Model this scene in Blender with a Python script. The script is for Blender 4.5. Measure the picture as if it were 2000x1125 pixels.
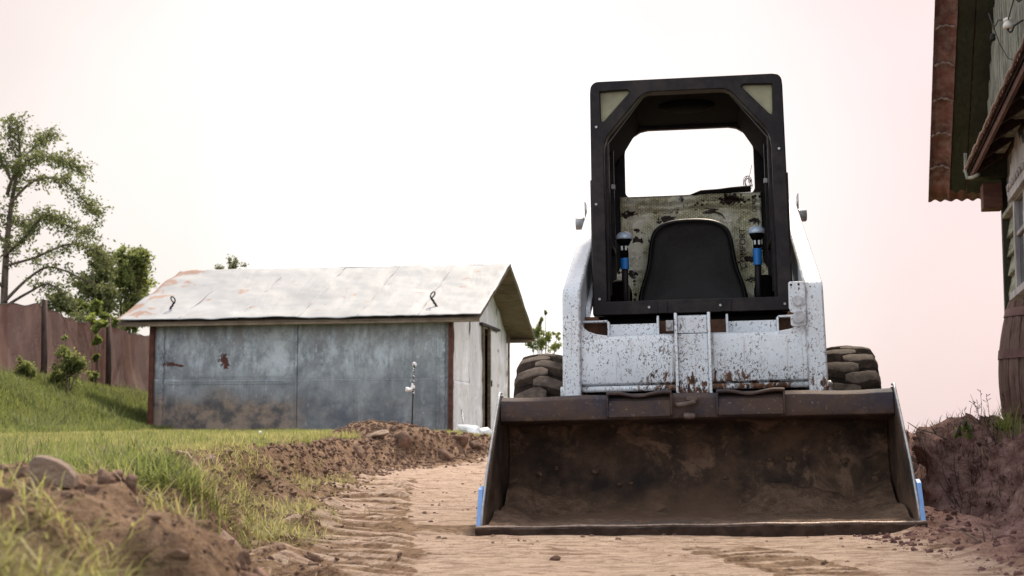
import bpy, bmesh, math, random
import numpy as np
from mathutils import Vector, Matrix
from math import radians, sin, cos, pi

random.seed(7)
RNG = np.random.default_rng(11)
for o in list(bpy.data.objects): bpy.data.objects.remove(o)
scene = bpy.context.scene
COL = scene.collection
F, TH, EYE = 3000.0, math.atan(307.5 / 3000.0), 0.33

def at(px, py, Y):
    """point of the surveyed photo at depth Y (metres)"""
    x = (px - 1000) / F; z = (562.5 - py) / F
    d = Vector((x, cos(TH) - z * sin(TH), sin(TH) + z * cos(TH)))
    return Vector((0, 0, EYE)) + d * (Y / d.y)

# ------------------------------------------------------------------ helpers
def tag(o, label=None, cat=None, group=None, kind=None):
    if label: o['label'] = label
    if cat: o['category'] = cat
    if group: o['group'] = group
    if kind: o['kind'] = kind
    return o

def empty(name, loc, rot=(0, 0, 0)):
    o = bpy.data.objects.new(name, None); COL.objects.link(o)
    o.location = loc; o.rotation_euler = rot; o.empty_display_size = .2
    return o

def link(name, me, mat, parent=None, bevel=0, smooth=False, seg=2):
    o = bpy.data.objects.new(name, me); COL.objects.link(o)
    if mat:
        for m in (mat if isinstance(mat, (list, tuple)) else [mat]): me.materials.append(m)
    if parent: o.parent = parent
    if smooth:
        me.polygons.foreach_set('use_smooth', [True] * len(me.polygons))
    if bevel:
        b = o.modifiers.new('bevel', 'BEVEL'); b.width = bevel; b.segments = seg
        b.limit_method = 'ANGLE'; b.angle_limit = radians(40)
        me.polygons.foreach_set('use_smooth', [True] * len(me.polygons))
        b.harden_normals = True
    return o

class MB:
    def __init__(s): s.v = []; s.f = []
    def add(s, vs, fs):
        n = len(s.v); s.v += [tuple(v) for v in vs]; s.f += [tuple(i + n for i in f) for f in fs]; return s
    def box(s, x0, x1, y0, y1, z0, z1, M=None):
        vs = [Vector((x, y, z)) for z in (z0, z1) for y in (y0, y1) for x in (x0, x1)]
        if M: vs = [M @ v for v in vs]
        return s.add(vs, [(0, 2, 3, 1), (4, 5, 7, 6), (0, 1, 5, 4), (2, 6, 7, 3), (0, 4, 6, 2), (1, 3, 7, 5)])
    def prism(s, poly, axis, a0, a1, fn=None):
        """poly of 2d points extruded along axis; x: (y,z)  y: (x,z)  z: (x,y)"""
        def P(p, a):
            if axis == 'x': q = (a, p[0], p[1])
            elif axis == 'y': q = (p[0], a, p[1])
            else: q = (p[0], p[1], a)
            return fn(q) if fn else q
        n = len(poly)
        vs = [P(p, a0) for p in poly] + [P(p, a1) for p in poly]
        fs = [tuple(range(n))[::-1], tuple(range(n, 2 * n))]
        fs += [(i, (i + 1) % n, n + (i + 1) % n, n + i) for i in range(n)]
        return s.add(vs, fs)
    def tube(s, pts, r, n=8, caps=True):
        pts = [Vector(p) for p in pts]; rs = r if isinstance(r, (list, tuple)) else [r] * len(pts)
        vs = []; fs = []; up = None
        for i, p in enumerate(pts):
            t = (pts[min(i + 1, len(pts) - 1)] - pts[max(i - 1, 0)])
            if t.length < 1e-9: t = Vector((0, 0, 1))
            t.normalize()
            if up is None: up = t.orthogonal().normalized()
            up = (up - t * up.dot(t)); up = up.normalized() if up.length > 1e-6 else t.orthogonal().normalized()
            b = t.cross(up)
            for k in range(n):
                a = 2 * pi * k / n; vs.append(p + (up * cos(a) + b * sin(a)) * rs[i])
        for i in range(len(pts) - 1):
            for k in range(n):
                fs.append((i * n + k, i * n + (k + 1) % n, (i + 1) * n + (k + 1) % n, (i + 1) * n + k))
        if caps: fs += [tuple(range(n))[::-1], tuple(range((len(pts) - 1) * n, len(pts) * n))]
        return s.add(vs, fs)
    def lathe(s, prof, c, axis='z', n=24):
        """prof list of (r, h)"""
        vs = []; fs = []
        for r, h in prof:
            for k in range(n):
                a = 2 * pi * k / n
                if axis == 'z': q = (c[0] + r * cos(a), c[1] + r * sin(a), c[2] + h)
                elif axis == 'x': q = (c[0] + h, c[1] + r * cos(a), c[2] + r * sin(a))
                else: q = (c[0] + r * cos(a), c[1] + h, c[2] + r * sin(a))
                vs.append(q)
        for i in range(len(prof) - 1):
            for k in range(n):
                fs.append((i * n + k, i * n + (k + 1) % n, (i + 1) * n + (k + 1) % n, (i + 1) * n + k))
        fs += [tuple(range(n))[::-1], tuple(range((len(prof) - 1) * n, len(prof) * n))]
        return s.add(vs, fs)
    def build(s, name, mat, parent=None, bevel=0, smooth=False, seg=2):
        me = bpy.data.meshes.new(name); me.from_pydata(s.v, [], s.f); me.validate()
        bm = bmesh.new(); bm.from_mesh(me); bmesh.ops.recalc_face_normals(bm, faces=bm.faces); bm.to_mesh(me); bm.free()
        return link(name, me, mat, parent, bevel, smooth, seg)

def plate(name, outer, holes, y0, y1, mat, parent, bevel=0):
    """flat plate in xz with holes, thick from y0 to y1"""
    bm = bmesh.new(); es = []
    for lp in [outer] + holes:
        vs = [bm.verts.new((x, y0, z)) for x, z in lp]
        es += [bm.edges.new((vs[i], vs[(i + 1) % len(vs)])) for i in range(len(vs))]
    bmesh.ops.triangle_fill(bm, edges=es, use_beauty=True, use_dissolve=False)
    bmesh.ops.dissolve_limit(bm, angle_limit=.01, verts=bm.verts, edges=bm.edges)
    r = bmesh.ops.extrude_face_region(bm, geom=bm.faces[:])
    for v in [g for g in r['geom'] if isinstance(g, bmesh.types.BMVert)]: v.co.y = y1
    bmesh.ops.recalc_face_normals(bm, faces=bm.faces)
    me = bpy.data.meshes.new(name); bm.to_mesh(me); bm.free()
    return link(name, me, mat, parent, bevel)

def np_mesh(name, V, Fc, mat, parent=None, smooth=False, attrs=None):
    """V (n,3) F (m,k) fast mesh"""
    me = bpy.data.meshes.new(name)
    V = np.ascontiguousarray(V, dtype=np.float32); Fc = np.ascontiguousarray(Fc, dtype=np.int32)
    me.vertices.add(len(V)); me.vertices.foreach_set('co', V.ravel())
    k = Fc.shape[1]; me.loops.add(Fc.size); me.loops.foreach_set('vertex_index', Fc.ravel())
    me.polygons.add(len(Fc)); me.polygons.foreach_set('loop_start', np.arange(0, Fc.size, k, dtype=np.int32))
    me.polygons.foreach_set('loop_total', np.full(len(Fc), k, dtype=np.int32))
    me.polygons.foreach_set('use_smooth', np.full(len(Fc), smooth))
    me.update(calc_edges=True)
    for an, arr in (attrs or {}).items():
        a = me.color_attributes.new(an, 'FLOAT_COLOR', 'POINT')
        c = np.ones((len(V), 4), dtype=np.float32); c[:, :arr.shape[1]] = arr
        a.data.foreach_set('color', c.ravel())
    o = bpy.data.objects.new(name, me); COL.objects.link(o)
    if mat: me.materials.append(mat)
    if parent: o.parent = parent
    return o

# value noise -------------------------------------------------------
_T = np.random.default_rng(5).random((256, 256)).astype(np.float64)
def vn(x, y):
    xi = np.floor(x).astype(int); yi = np.floor(y).astype(int); fx = x - xi; fy = y - yi
    fx = fx * fx * (3 - 2 * fx); fy = fy * fy * (3 - 2 * fy)
    a = _T[xi & 255, yi & 255]; b = _T[(xi + 1) & 255, yi & 255]; c = _T[xi & 255, (yi + 1) & 255]; d = _T[(xi + 1) & 255, (yi + 1) & 255]
    return (a * (1 - fx) + b * fx) * (1 - fy) + (c * (1 - fx) + d * fx) * fy - .5
def fbm(x, y, s, oct=4, seed=0, g=.5):
    r = 0; a = 1; x = np.asarray(x) / s + seed * 13.7; y = np.asarray(y) / s + seed * 7.3
    for i in range(oct):
        r = r + a * vn(x, y); x = x * 2.03 + 5.1; y = y * 2.03 + 9.7; a *= g
    return r
def ss(a, b, x):
    t = np.clip((x - a) / (b - a), 0, 1); return t * t * (3 - 2 * t)

# ------------------------------------------------------------------ materials
class NT:
    def __init__(s, name):
        s.m = bpy.data.materials.new(name); s.m.use_nodes = True; s.t = s.m.node_tree
        for n in list(s.t.nodes): s.t.nodes.remove(n)
        s.out = s.n('ShaderNodeOutputMaterial'); s._tc = None
    def n(s, typ, **kw):
        nd = s.t.nodes.new(typ)
        for k, v in kw.items(): setattr(nd, k, v)
        return nd
    def put(s, sock, v):
        if hasattr(v, 'is_output') or isinstance(v, bpy.types.NodeSocket): s.t.links.new(v, sock)
        elif isinstance(v, (tuple, list)) and len(v) == 3 and sock.type == 'RGBA': sock.default_value = (*v, 1)
        else: sock.default_value = v
    def co(s, scale=(1, 1, 1), kind='Object', warp=0):
        if s._tc is None: s._tc = s.n('ShaderNodeTexCoord')
        mp = s.n('ShaderNodeMapping'); s.t.links.new(s._tc.outputs[kind], mp.inputs[0]); mp.inputs['Scale'].default_value = scale
        return mp.outputs[0]
    def noise(s, sc, det=4, rough=.55, vec=None, dist=0, out=0):
        nd = s.n('ShaderNodeTexNoise'); s.put(nd.inputs['Vector'], vec if vec is not None else s.co())
        nd.inputs['Scale'].default_value = sc; nd.inputs['Detail'].default_value = det; nd.inputs['Roughness'].default_value = rough
        nd.inputs['Distortion'].default_value = dist
        return nd.outputs[out]
    def voro(s, sc, vec=None, out='Distance', feat='F1', rnd=1):
        nd = s.n('ShaderNodeTexVoronoi'); nd.feature = feat; s.put(nd.inputs['Vector'], vec if vec is not None else s.co())
        nd.inputs['Scale'].default_value = sc; nd.inputs['Randomness'].default_value = rnd
        return nd.outputs[out]
    def rng(s, v, a, b, c=0., d=1., smooth=False):
        nd = s.n('ShaderNodeMapRange'); nd.clamp = True
        if smooth: nd.interpolation_type = 'SMOOTHSTEP'
        s.put(nd.inputs[0], v)
        for i, q in enumerate((a, b, c, d)): nd.inputs[i + 1].default_value = q
        return nd.outputs[0]
    def math(s, op, a, b=0., c=0.):
        nd = s.n('ShaderNodeMath', operation=op); s.put(nd.inputs[0], a); s.put(nd.inputs[1], b); s.put(nd.inputs[2], c); return nd.outputs[0]
    def mul(s, a, b): return s.math('MULTIPLY', a, b)
    def mix(s, f, a, b):
        nd = s.n('ShaderNodeMix', data_type='RGBA'); s.put(nd.inputs[0], f); s.put(nd.inputs[6], a); s.put(nd.inputs[7], b); return nd.outputs[2]
    def sep(s, v):
        nd = s.n('ShaderNodeSeparateXYZ'); s.put(nd.inputs[0], v); return nd.outputs
    def attr(s, name):
        nd = s.n('ShaderNodeAttribute', attribute_name=name); return nd.outputs
    def bump(s, h, st=.3, dist=.01):
        nd = s.n('ShaderNodeBump'); s.put(nd.inputs['Height'], h); nd.inputs['Strength'].default_value = st; nd.inputs['Distance'].default_value = dist
        return nd.outputs[0]
    def bsdf(s, col, rough=.7, metal=0., nrm=None, spec=.4, **kw):
        b = s.n('ShaderNodeBsdfPrincipled'); s.put(b.inputs['Base Color'], col); s.put(b.inputs['Roughness'], rough); s.put(b.inputs['Metallic'], metal)
        s.put(b.inputs['Specular IOR Level'], spec)
        for k, v in kw.items(): s.put(b.inputs[k.replace('_', ' ')], v)
        if nrm is not None: s.put(b.inputs['Normal'], nrm)
        return b.outputs[0]
    def done(s, sh): s.t.links.new(sh, s.out.inputs[0]); return s.m

def simple(name, col, var=.25, rough=.7, metal=0., sc=6, bump=.15, bd=.004, dirt=None, dirt_amt=.5, spec=.4):
    t = NT(name); n1 = t.noise(sc, 6, .6); n2 = t.noise(sc * 5, 5, .6)
    c = t.mix(t.rng(n1, .3, .7), tuple(x * (1 - var) for x in col), tuple(min(1, x * (1 + var)) for x in col))
    if dirt: c = t.mix(t.mul(t.rng(t.noise(sc * 1.7, 8, .7), .45, .62), dirt_amt), c, dirt)
    return t.done(t.bsdf(c, rough, metal, t.bump(n2, bump, bd), spec))

def leafmat(name, c0, c1, trans=.45):
    t = NT(name); a = t.attr('tint')
    r = t.sep(a['Vector'])
    c = t.mix(r[0], c0, c1)
    d = t.n('ShaderNodeBsdfPrincipled'); t.put(d.inputs['Base Color'], c); d.inputs['Roughness'].default_value = .55; d.inputs['Specular IOR Level'].default_value = .3
    tr = t.n('ShaderNodeBsdfTranslucent'); t.put(tr.inputs[0], t.mix(.5, c, tuple(min(1, x * 1.8) for x in c1)))
    m = t.n('ShaderNodeMixShader'); m.inputs[0].default_value = trans
    t.t.links.new(d.outputs[0], m.inputs[1]); t.t.links.new(tr.outputs[0], m.inputs[2])
    return t.done(m.outputs[0])

def mat_white_paint():
    t = NT('white_muddy_paint'); o = t.co(); z = t.sep(o)[2]
    low = t.rng(z, 1.0, .56)                       # more mud thrown up near the wheels
    spk = t.noise(1.0, 2, .6, t.co((125, 125, 85)), dist=.9)
    msk = t.rng(t.noise(5.2, 5, .65), .34, .60)
    thr = t.math('SUBTRACT', t.rng(z, 1.0, 1.3, .722, .78), t.math('MULTIPLY_ADD', low, .085, t.mul(msk, .130)))
    s1 = t.rng(t.math('SUBTRACT', spk, thr), 0, .02)
    run = t.noise(1.0, 5, .75, t.co((34, 34, 15)), dist=.6)
    lz = t.rng(z, .72, .60)
    msk2 = t.rng(t.noise(5.5, 3), .42, .62)
    s2 = t.rng(t.math('ADD', run, t.mul(t.mul(lz, msk2), .24)), .66, .69)
    seam = t.rng(t.noise(24, 6, .7), .42, .7)
    base = t.mix(t.rng(t.noise(3, 3), .3, .7), (.62, .67, .73), (.74, .78, .83))
    base = t.mix(t.mul(seam, .30), base, (.44, .43, .44))
    mud = t.mix(t.rng(t.noise(30, 3), .4, .6), (.045, .028, .022), (.16, .07, .035))
    c = t.mix(t.mul(s1, .85), base, (.07, .055, .05)); c = t.mix(s2, c, mud)
    drip = t.rng(t.math('ADD', t.noise(1.0, 3, .6, t.co((60, 60, 3.0))), t.mul(t.rng(z, .80, .60), .06)), .62, .70)
    c = t.mix(t.mul(drip, .40), c, (.30, .24, .19))
    jx = t.math('ABSOLUTE', t.sep(o)[0]); jm = t.math('MAXIMUM', t.rng(t.math('ABSOLUTE', t.math('SUBTRACT', jx, .086)), .010, .002), t.rng(t.math('ABSOLUTE', t.math('SUBTRACT', jx, .500)), .010, .002))
    c = t.mix(t.mul(t.mul(jm, t.rng(t.noise(30, 4, .7), .40, .55)), .6), c, (.16, .12, .10))
    ru = t.rng(t.math('ADD', t.noise(60, 4, .7), t.mul(t.rng(t.noise(4, 2), .5, .6), .12)), .70, .76)
    c = t.mix(t.mul(ru, .5), c, (.30, .16, .09))
    return t.done(t.bsdf(c, t.mix(s2, (.42,) * 3, (.9,) * 3), 0, t.bump(t.math('ADD', t.mul(s2, .6), t.mul(t.noise(14, 4), .25)), .5, .004)))

def mat_bucket():
    t = NT('bucket_steel'); o = t.co(); z = t.sep(o)[2]
    top = t.rng(z, .43, .47)
    n = t.noise(9, 8, .68); m = t.noise(3.2, 6, .6)
    caked = t.mix(t.rng(n, .35, .68), (.032, .020, .014), (.125, .076, .049))
    caked = t.mix(t.rng(t.noise(5, 10, .75, dist=.5), .54, .62), caked, (.19, .12, .08))
    caked = t.mix(t.mul(t.rng(m, .5, .62), .8), caked, (.012, .010, .010))
    tube = t.mix(t.rng(t.noise(4.2, 8, .7), .42, .62), (.085, .056, .045), (.032, .033, .052))
    tube = t.mix(t.rng(t.noise(70, 4, .7), .63, .68), tube, (.22, .18, .16))
    c = t.mix(top, caked, tube)
    floor = t.rng(t.math('ADD', z, t.mul(t.noise(6, 5), .12)), .20, .09)
    c = t.mix(t.mul(floor, .75), c, (.19, .12, .082))
    return t.done(t.bsdf(c, .78, .1, t.bump(t.math('ADD', n, t.mul(t.noise(40, 5, .7), .5)), .8, .010), .35))

def mat_foil():
    t = NT('foil_insulation'); o = t.co(); s = t.sep(o)
    v = t.n('ShaderNodeCombineXYZ'); t.put(v.inputs[0], s[2]); t.put(v.inputs[1], s[0])
    br = t.n('ShaderNodeTexBrick'); t.put(br.inputs[0], v.outputs[0]); br.inputs['Scale'].default_value = 1
    br.inputs['Brick Width'].default_value = .016; br.inputs['Row Height'].default_value = .012; br.inputs['Mortar Size'].default_value = .0022
    br.inputs['Color1'].default_value = (.95, .91, .66, 1); br.inputs['Color2'].default_value = (.90, .85, .58, 1); br.inputs['Mortar'].default_value = (.50, .49, .32, 1)
    c = t.mix(t.mul(t.rng(t.noise(42, 4, .7), .44, .62), .7), br.outputs[0], (.42, .38, .20))
    c = t.mix(t.rng(t.noise(6, 3), .45, .62), c, (.97, .95, .78))
    pm = t.rng(t.noise(4.3, 3, .5, dist=.3), .55, .60)
    spots = t.rng(t.math('ADD', t.voro(38), t.mul(t.noise(60, 4), .35)), .52, .46)
    c = t.mix(t.mul(t.mul(pm, spots), .95), c, (.03, .018, .012))
    bl = None
    for (bx, bz, r_) in ((-.13, 1.525, .10), (-.29, 1.42, .075), (.31, 1.30, .085), (-.31, 1.24, .07), (.33, 1.50, .08), (.22, 1.62, .14), (-.33, 1.56, .08)):
        dx_ = t.math('SUBTRACT', s[0], bx); dz_ = t.math('SUBTRACT', s[2], bz)
        d_ = t.math('SQRT', t.math('ADD', t.mul(dx_, dx_), t.mul(t.mul(dz_, 2.2), t.mul(dz_, 2.2)))); q = t.rng(d_, r_, r_ * .25)
        bl = q if bl is None else t.math('MAXIMUM', bl, q)
    hole = t.rng(t.math('ADD', t.mul(bl, .32), t.math('ADD', t.mul(t.noise(48, 3, .6), .7), t.mul(t.noise(15, 3), .3))), .73, .76)
    c = t.mix(hole, c, (.03, .018, .013))
    tear = t.rng(t.noise(5.5, 8, .65, dist=1.2), .595, .61)
    c = t.mix(tear, c, (.035, .02, .014))
    return t.done(t.bsdf(c, .38, .25, t.bump(t.math('ADD', t.noise(22, 5, .6), t.mul(t.noise(6, 3), 1.5)), .8, .02)))

def mat_shed_wall():
    t = NT('weathered_zinc_sheet'); o = t.co(); s = t.sep(o); z = s[2]; x = s[0]
    n = t.noise(2.2, 8, .7, t.co((1, 1, .8)), dist=.4)
    c = t.mix(t.rng(n, .34, .66), (.155, .175, .198), (.38, .41, .44))
    c = t.mix(t.mul(t.rng(t.noise(1, 9, .8, t.co((2.6, 2.6, 1.3)), dist=.2), .46, .60), t.rng(z, .9, 1.3)), c, (.52, .58, .63))
    c = t.mix(t.mul(t.rng(t.noise(1, 8, .75, t.co((9, 9, 3.5))), .60, .65), .7), c, (.60, .65, .70))
    tp = t.mul(t.rng(z, 1.45, 1.95), t.rng(t.noise(1, 6, .7, t.co((6, 6, 1))), .35, .65))
    c = t.mix(t.mul(tp, .8), c, (.25, .22, .20))
    st_ = t.noise(1, 7, .75, t.co((11, 11, .7)))
    c = t.mix(t.mul(t.rng(st_, .56, .70), .35), c, (.52, .53, .53)); c = t.mix(t.mul(t.rng(st_, .44, .34), .35), c, (.15, .135, .13))
    lowz = t.rng(t.math('ADD', z, t.mul(t.noise(1.3, 6, .6), .9)), 1.30, .95)
    c = t.mix(t.mul(t.mul(lowz, t.rng(x, 2.5, 3.1, .25, .95)), 1.), c, t.mix(t.rng(t.noise(3, 8, .7), .42, .58), (.105, .095, .10), (.33, .255, .20)))
    c = t.mix(t.mul(t.mul(t.rng(t.noise(1.6, 9, .72), .44, .60), t.rng(z, 1.0, .55)), t.rng(x, 3.3, 2.5, 0, .75)), c, (.10, .115, .145))
    c = t.mix(t.rng(t.noise(7, 10, .8), .69, .71), c, (.10, .045, .03))
    c = t.mix(t.mul(t.mul(t.rng(x, 2.9, 3.1), t.rng(x, 3.7, 3.0, 0, 1)), t.mul(t.rng(z, .95, 1.15), t.rng(t.noise(5, 6, .75), .40, .56, .1, .9))), c, (.56, .61, .65))
    for (bx, bz, rr_, zs) in ((4.22, 1.36, .16, .8), (4.18, 1.27, .10, .6), (5.25, 1.30, .22, 3.2), (5.05, 1.27, .13, 3.)):
        dx_ = t.math('SUBTRACT', x, bx); dz_ = t.mul(t.math('SUBTRACT', z, bz), zs)
        d_ = t.math('SQRT', t.math('ADD', t.mul(dx_, dx_), t.mul(dz_, dz_)))
        mk = t.rng(t.math('ADD', t.rng(d_, rr_, 0, 0, .45), t.mul(t.noise(16, 5, .7), .8)), .60, .64)
        c = t.mix(mk, c, (.095, .035, .025))
    c = t.mix(t.mul(t.rng(t.noise(30, 4, .7), .58, .66), .35), c, (.10, .10, .11))
    return t.done(t.bsdf(c, t.rng(n, .3, .7, .55, .75), .25, t.bump(t.noise(1.6, 5, .6), .6, .05)))

def mat_roof():
    t = NT('white_sheet_roof'); o = t.co(); s = t.sep(o)
    c = t.mix(t.rng(t.noise(.9, 4, .5, dist=.3), .3, .7), (.28, .29, .30), (.36, .37, .38))
    c = t.mix(t.mul(t.rng(t.noise(1, 6, .7, t.co((4, 1, 1))), .55, .7), .3), c, (.22, .21, .20))
    edge = t.rng(s[0], 5.35, 6.15)
    r = t.rng(t.math('ADD', t.noise(3.0, 6, .6, dist=.5), t.mul(edge, .20)), .64, .70)
    c = t.mix(t.mul(r, .75), c, t.mix(t.noise(12, 3), (.22, .085, .042), (.30, .165, .10)))
    c = t.mix(t.rng(t.noise(26, 3, .6), .70, .73), c, (.14, .10, .09))
    return t.done(t.bsdf(c, .62, .0, t.bump(t.math('ADD', t.mul(t.noise(1, 4, .5, t.co((2.6, .8, 1)), dist=.8), .8), t.mul(t.noise(9, 3), .12)), .5, .05)))

def mat_silver():
    t = NT('silver_foil_sheet'); o = t.co()
    n = t.noise(1, 5, .6, t.co((1, 3, .9)), dist=1.0)
    c = t.mix(t.rng(n, .35, .65), (.66, .68, .68), (.90, .92, .92))
    c = t.mix(t.mul(t.rng(t.noise(1, 6, .7, t.co((1, 8, 2))), .60, .68), .55), c, (.30, .30, .29))
    return t.done(t.bsdf(c, .38, .12, t.bump(t.math('ADD', n, t.mul(t.noise(9, 3), .2)), 1., .10)))

def mat_wood(name, c0, c1, ax=(1, 8, 8), rough=.8, paint=None, pamt=.5):
    t = NT(name); n = t.noise(4, 8, .65, t.co(ax), dist=.4)
    c = t.mix(t.rng(n, .35, .65), c0, c1)
    c = t.mix(t.mul(t.rng(t.noise(2.5, 6), .5, .65), .45), c, tuple(x * .45 for x in c0))
    if paint: c = t.mix(t.mul(t.rng(t.noise(5, 8, .7, t.co(tuple((a + 2) / 3 for a in ax))), .44, .56), pamt), c, paint)
    return t.done(t.bsdf(c, rough, 0, t.bump(n, .6, .006), .25))

def mat_ground():
    """soil, pale clay and turf soil, spread by where the ground was dug; clay also carries painted tread light and shade"""
    t = NT('earth'); a = t.attr('mask'); m = t.sep(a['Vector']); o = t.co()
    big = t.noise(2.2, 5, .6); fine = t.noise(26, 8, .75); mid = t.noise(8, 6, .65)
    soil = t.mix(t.rng(mid, .32, .68), (.15, .088, .052), (.36, .240, .155))
    soil = t.mix(t.mul(t.rng(fine, .5, .66), .7), soil, (.42, .295, .205))
    soil = t.mix(t.mul(t.rng(fine, .47, .38), .8), soil, (.05, .030, .022))
    soil = t.mix(t.mul(t.rng(t.noise(75, 5, .75), .44, .36), .6), soil, (.07, .045, .032))
    strv = t.noise(1, 7, .7, t.co((5, 12, 5)), dist=.9)
    clay = t.mix(t.rng(strv, .35, .62), (.42, .300, .23), (.63, .485, .385))
    clay = t.mix(t.mul(t.rng(t.noise(1, 8, .75, t.co((10, 19, 10)), dist=.9), .50, .59), .8), clay, (.24, .15, .10))
    clay = t.mix(t.rng(t.noise(55, 5, .7), .60, .66), clay, (.12, .075, .05))
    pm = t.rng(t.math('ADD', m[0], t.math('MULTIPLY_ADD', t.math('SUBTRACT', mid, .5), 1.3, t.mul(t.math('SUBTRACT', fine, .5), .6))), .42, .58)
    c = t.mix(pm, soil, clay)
    c = t.mix(t.mul(t.rng(t.noise(1, 6, .7, t.co((4, 9, 4))), .56, .62), .7), c, (.20, .125, .085))
    turf = t.mix(t.rng(mid, .35, .65), (.07, .085, .025), (.15, .16, .05))
    c = t.mix(t.rng(t.math('ADD', m[1], t.mul(t.math('SUBTRACT', mid, .5), .8)), .4, .6), c, turf)
    # pink wash of the view painted into the soil on the house side
    c = t.mix(t.mul(t.mul(m[2], .8), t.rng(pm, 0, 1, 1, .35)), c, t.mix(t.rng(t.math('ADD', t.mul(mid, .5), t.mul(fine, .5)), .38, .62), (.17, .080, .074), (.56, .35, .32)))
    return t.done(t.bsdf(c, .95, 0, t.bump(t.math('ADD', fine, t.math('MULTIPLY_ADD', mid, .9, t.mul(t.noise(110, 4, .75), .5))), 1., .030), .12))

def mat_straw(name, c0, c1): return leafmat(name, c0, c1, .15)

M = {}
M['white'] = mat_white_paint()
M['bucket'] = mat_bucket()
M['foil'] = mat_foil()
M['black'] = simple('dark_cab_paint', (.0085, .0062, .0078), .3, .5, 0, 5, .2, .003, (.045, .034, .031), .5, .22)
M['inside'] = simple('black_trim', (.0025, .0018, .0016), .3, .9, 0, 6, .2, .003, spec=.12)
M['seat'] = simple('black_vinyl', (.0045, .004, .0045), .2, .5, 0, 2.2, .45, .010, (.012, .011, .011), .4, .3)
M['lens'] = simple('corner_mesh_panel', (.27, .26, .17), .3, .6, 0, 9, .3, .003)
M['blue'] = simple('blue_paint', (.17, .36, .74), .15, .45, 0, 8, .15, .002, (.25, .22, .22), .35)
M['bluetape'] = simple('blue_tape', (.012, .16, .50), .15, .4)
M['knob'] = simple('chrome_blue_cap', (.50, .60, .74), .12, .25, .15, 10, .05)
M['steel'] = simple('worn_steel', (.42, .43, .45), .2, .45, .5, 14, .3, .003, (.12, .09, .07), .4)
M['edge'] = simple('polished_cutting_edge', (.13, .095, .08), .4, .6, .3, 14, .4, .003, (.05, .035, .03), .6)
M['lip'] = simple('bare_worn_steel', (.36, .28, .23), .3, .5, .3, 30, .4, .003, (.12, .08, .06), .5)
M['rubber'] = simple('muddy_rubber', (.070, .054, .045), .4, .85, 0, 16, .5, .006, (.16, .12, .095), .65, .2)
M['carcass'] = simple('dark_rubber', (.020, .015, .013), .4, .95, 0, 12, .5, .006, (.05, .035, .027), .6, .15)  # darker than the lugs: shade of the tread gaps put into the colour
M['rimm'] = simple('rim_paint', (.55, .56, .58), .2, .6, 0, 8, .2, .003, (.13, .08, .05), .8)
M['cake'] = simple('caked_mud', (.120, .076, .052), .4, .95, 0, 18, .9, .012, (.23, .155, .11), .6, .2)
M['rust'] = simple('rusty_interior', (.085, .040, .022), .5, .9, 0, 14, .5, .004)
M['wire'] = simple('black_wire', (.012, .012, .012), .2, .6)
M['print'] = simple('faded_print', (.035, .026, .02), .3, .8)
M['post'] = simple('red_oxide_post', (.085, .028, .020), .5, .8, 0, 6, .4, .004, (.16, .06, .035), .6)
M['shed'] = mat_shed_wall()
M['roof'] = mat_roof()
M['silver'] = mat_silver()
M['batten'] = mat_wood('roof_boards', (.13, .095, .065), (.26, .20, .145), (1, 9, 3))
M['dark'] = simple('dark_interior', (.012, .010, .009), .3, .95)
M['door'] = simple('white_door_sheet', (.78, .79, .78), .1, .5, 0, 2, .6, .03, (.45, .42, .38), .3)
M['fencepost'] = mat_wood('dark_fence_post', (.035, .022, .018), (.09, .06, .048), (8, 8, 1))
M['bark'] = mat_wood('bark', (.06, .045, .035), (.16, .125, .10), (5, 5, 1))
M['green'] = mat_wood('green_soffit_paint', (.028, .029, .018), (.046, .047, .029), (1.2, 8, 8), .75)
M['tile'] = simple('red_clay_tile', (.16, .068, .055), .5, .85, 0, 7, .5, .006, (.30, .22, .19), .55)
M['mortar'] = simple('mortar', (.30, .22, .19), .3, .95, 0, 20, .8, .01)
M['board'] = mat_wood('grey_green_boards', (.10, .10, .08), (.32, .31, .26), (7, 7, .8), .85, (.46, .47, .40), .45)
M['plank'] = mat_wood('peeling_green_planks', (.075, .085, .055), (.19, .20, .14), (1, 8, 8), .85, (.42, .43, .33), .6)
M['dkwood'] = mat_wood('dark_eave_wood', (.020, .010, .008), (.060, .030, .024), (1, 7, 7), .85)
M['redwood'] = mat_wood('brown_beam', (.07, .028, .022), (.15, .065, .05), (6, 1, 6), .8)
M['wtrim'] = mat_wood('white_peeling_trim', (.26, .24, .24), (.50, .48, .48), (6, 6, 1), .8)
M['glass'] = simple('window_glass', (.03, .035, .04), .2, .08, 0, 3, .02, .001, spec=.6)
M['ceramic'] = simple('white_ceramic', (.75, .72, .68), .06, .2, 0, 3, .02, .001, (.3, .25, .2), .25)
M['barrel'] = mat_wood('barrel_staves', (.085, .045, .035), (.21, .125, .10), (9, 9, .9), .8, (.30, .21, .18), .4)
M['hoop'] = simple('barrel_hoop', (.20, .11, .10), .3, .8, .1, 12, .4, .003)
M['stone'] = simple('grey_brown_stone', (.24, .180, .135), .35, .9, 0, 9, 1., .014, (.20, .13, .09), .6)
M['clod'] = simple('soil_clod', (.18, .115, .082), .5, .95, 0, 14, .9, .010, (.10, .06, .045), .5, .2)
M['redclod'] = simple('red_soil_clod', (.15, .078, .070), .5, .95, 0, 14, .9, .010, (.07, .035, .035), .5, .2)  # carries the painted pink wash of the right bank
M['plastic'] = simple('white_plastic', (.80, .81, .82), .06, .35, 0, 5, .6, .01)
M['net'] = None
t = NT('brown_windbreak_net')
_s = t.sep(t.co()); wv = t.noise(1, 5, .65, t.co((1, 2, 2)), dist=.3)
_c = t.mix(t.rng(wv, .3, .7), (.13, .088, .074), (.225, .162, .140))
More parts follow.
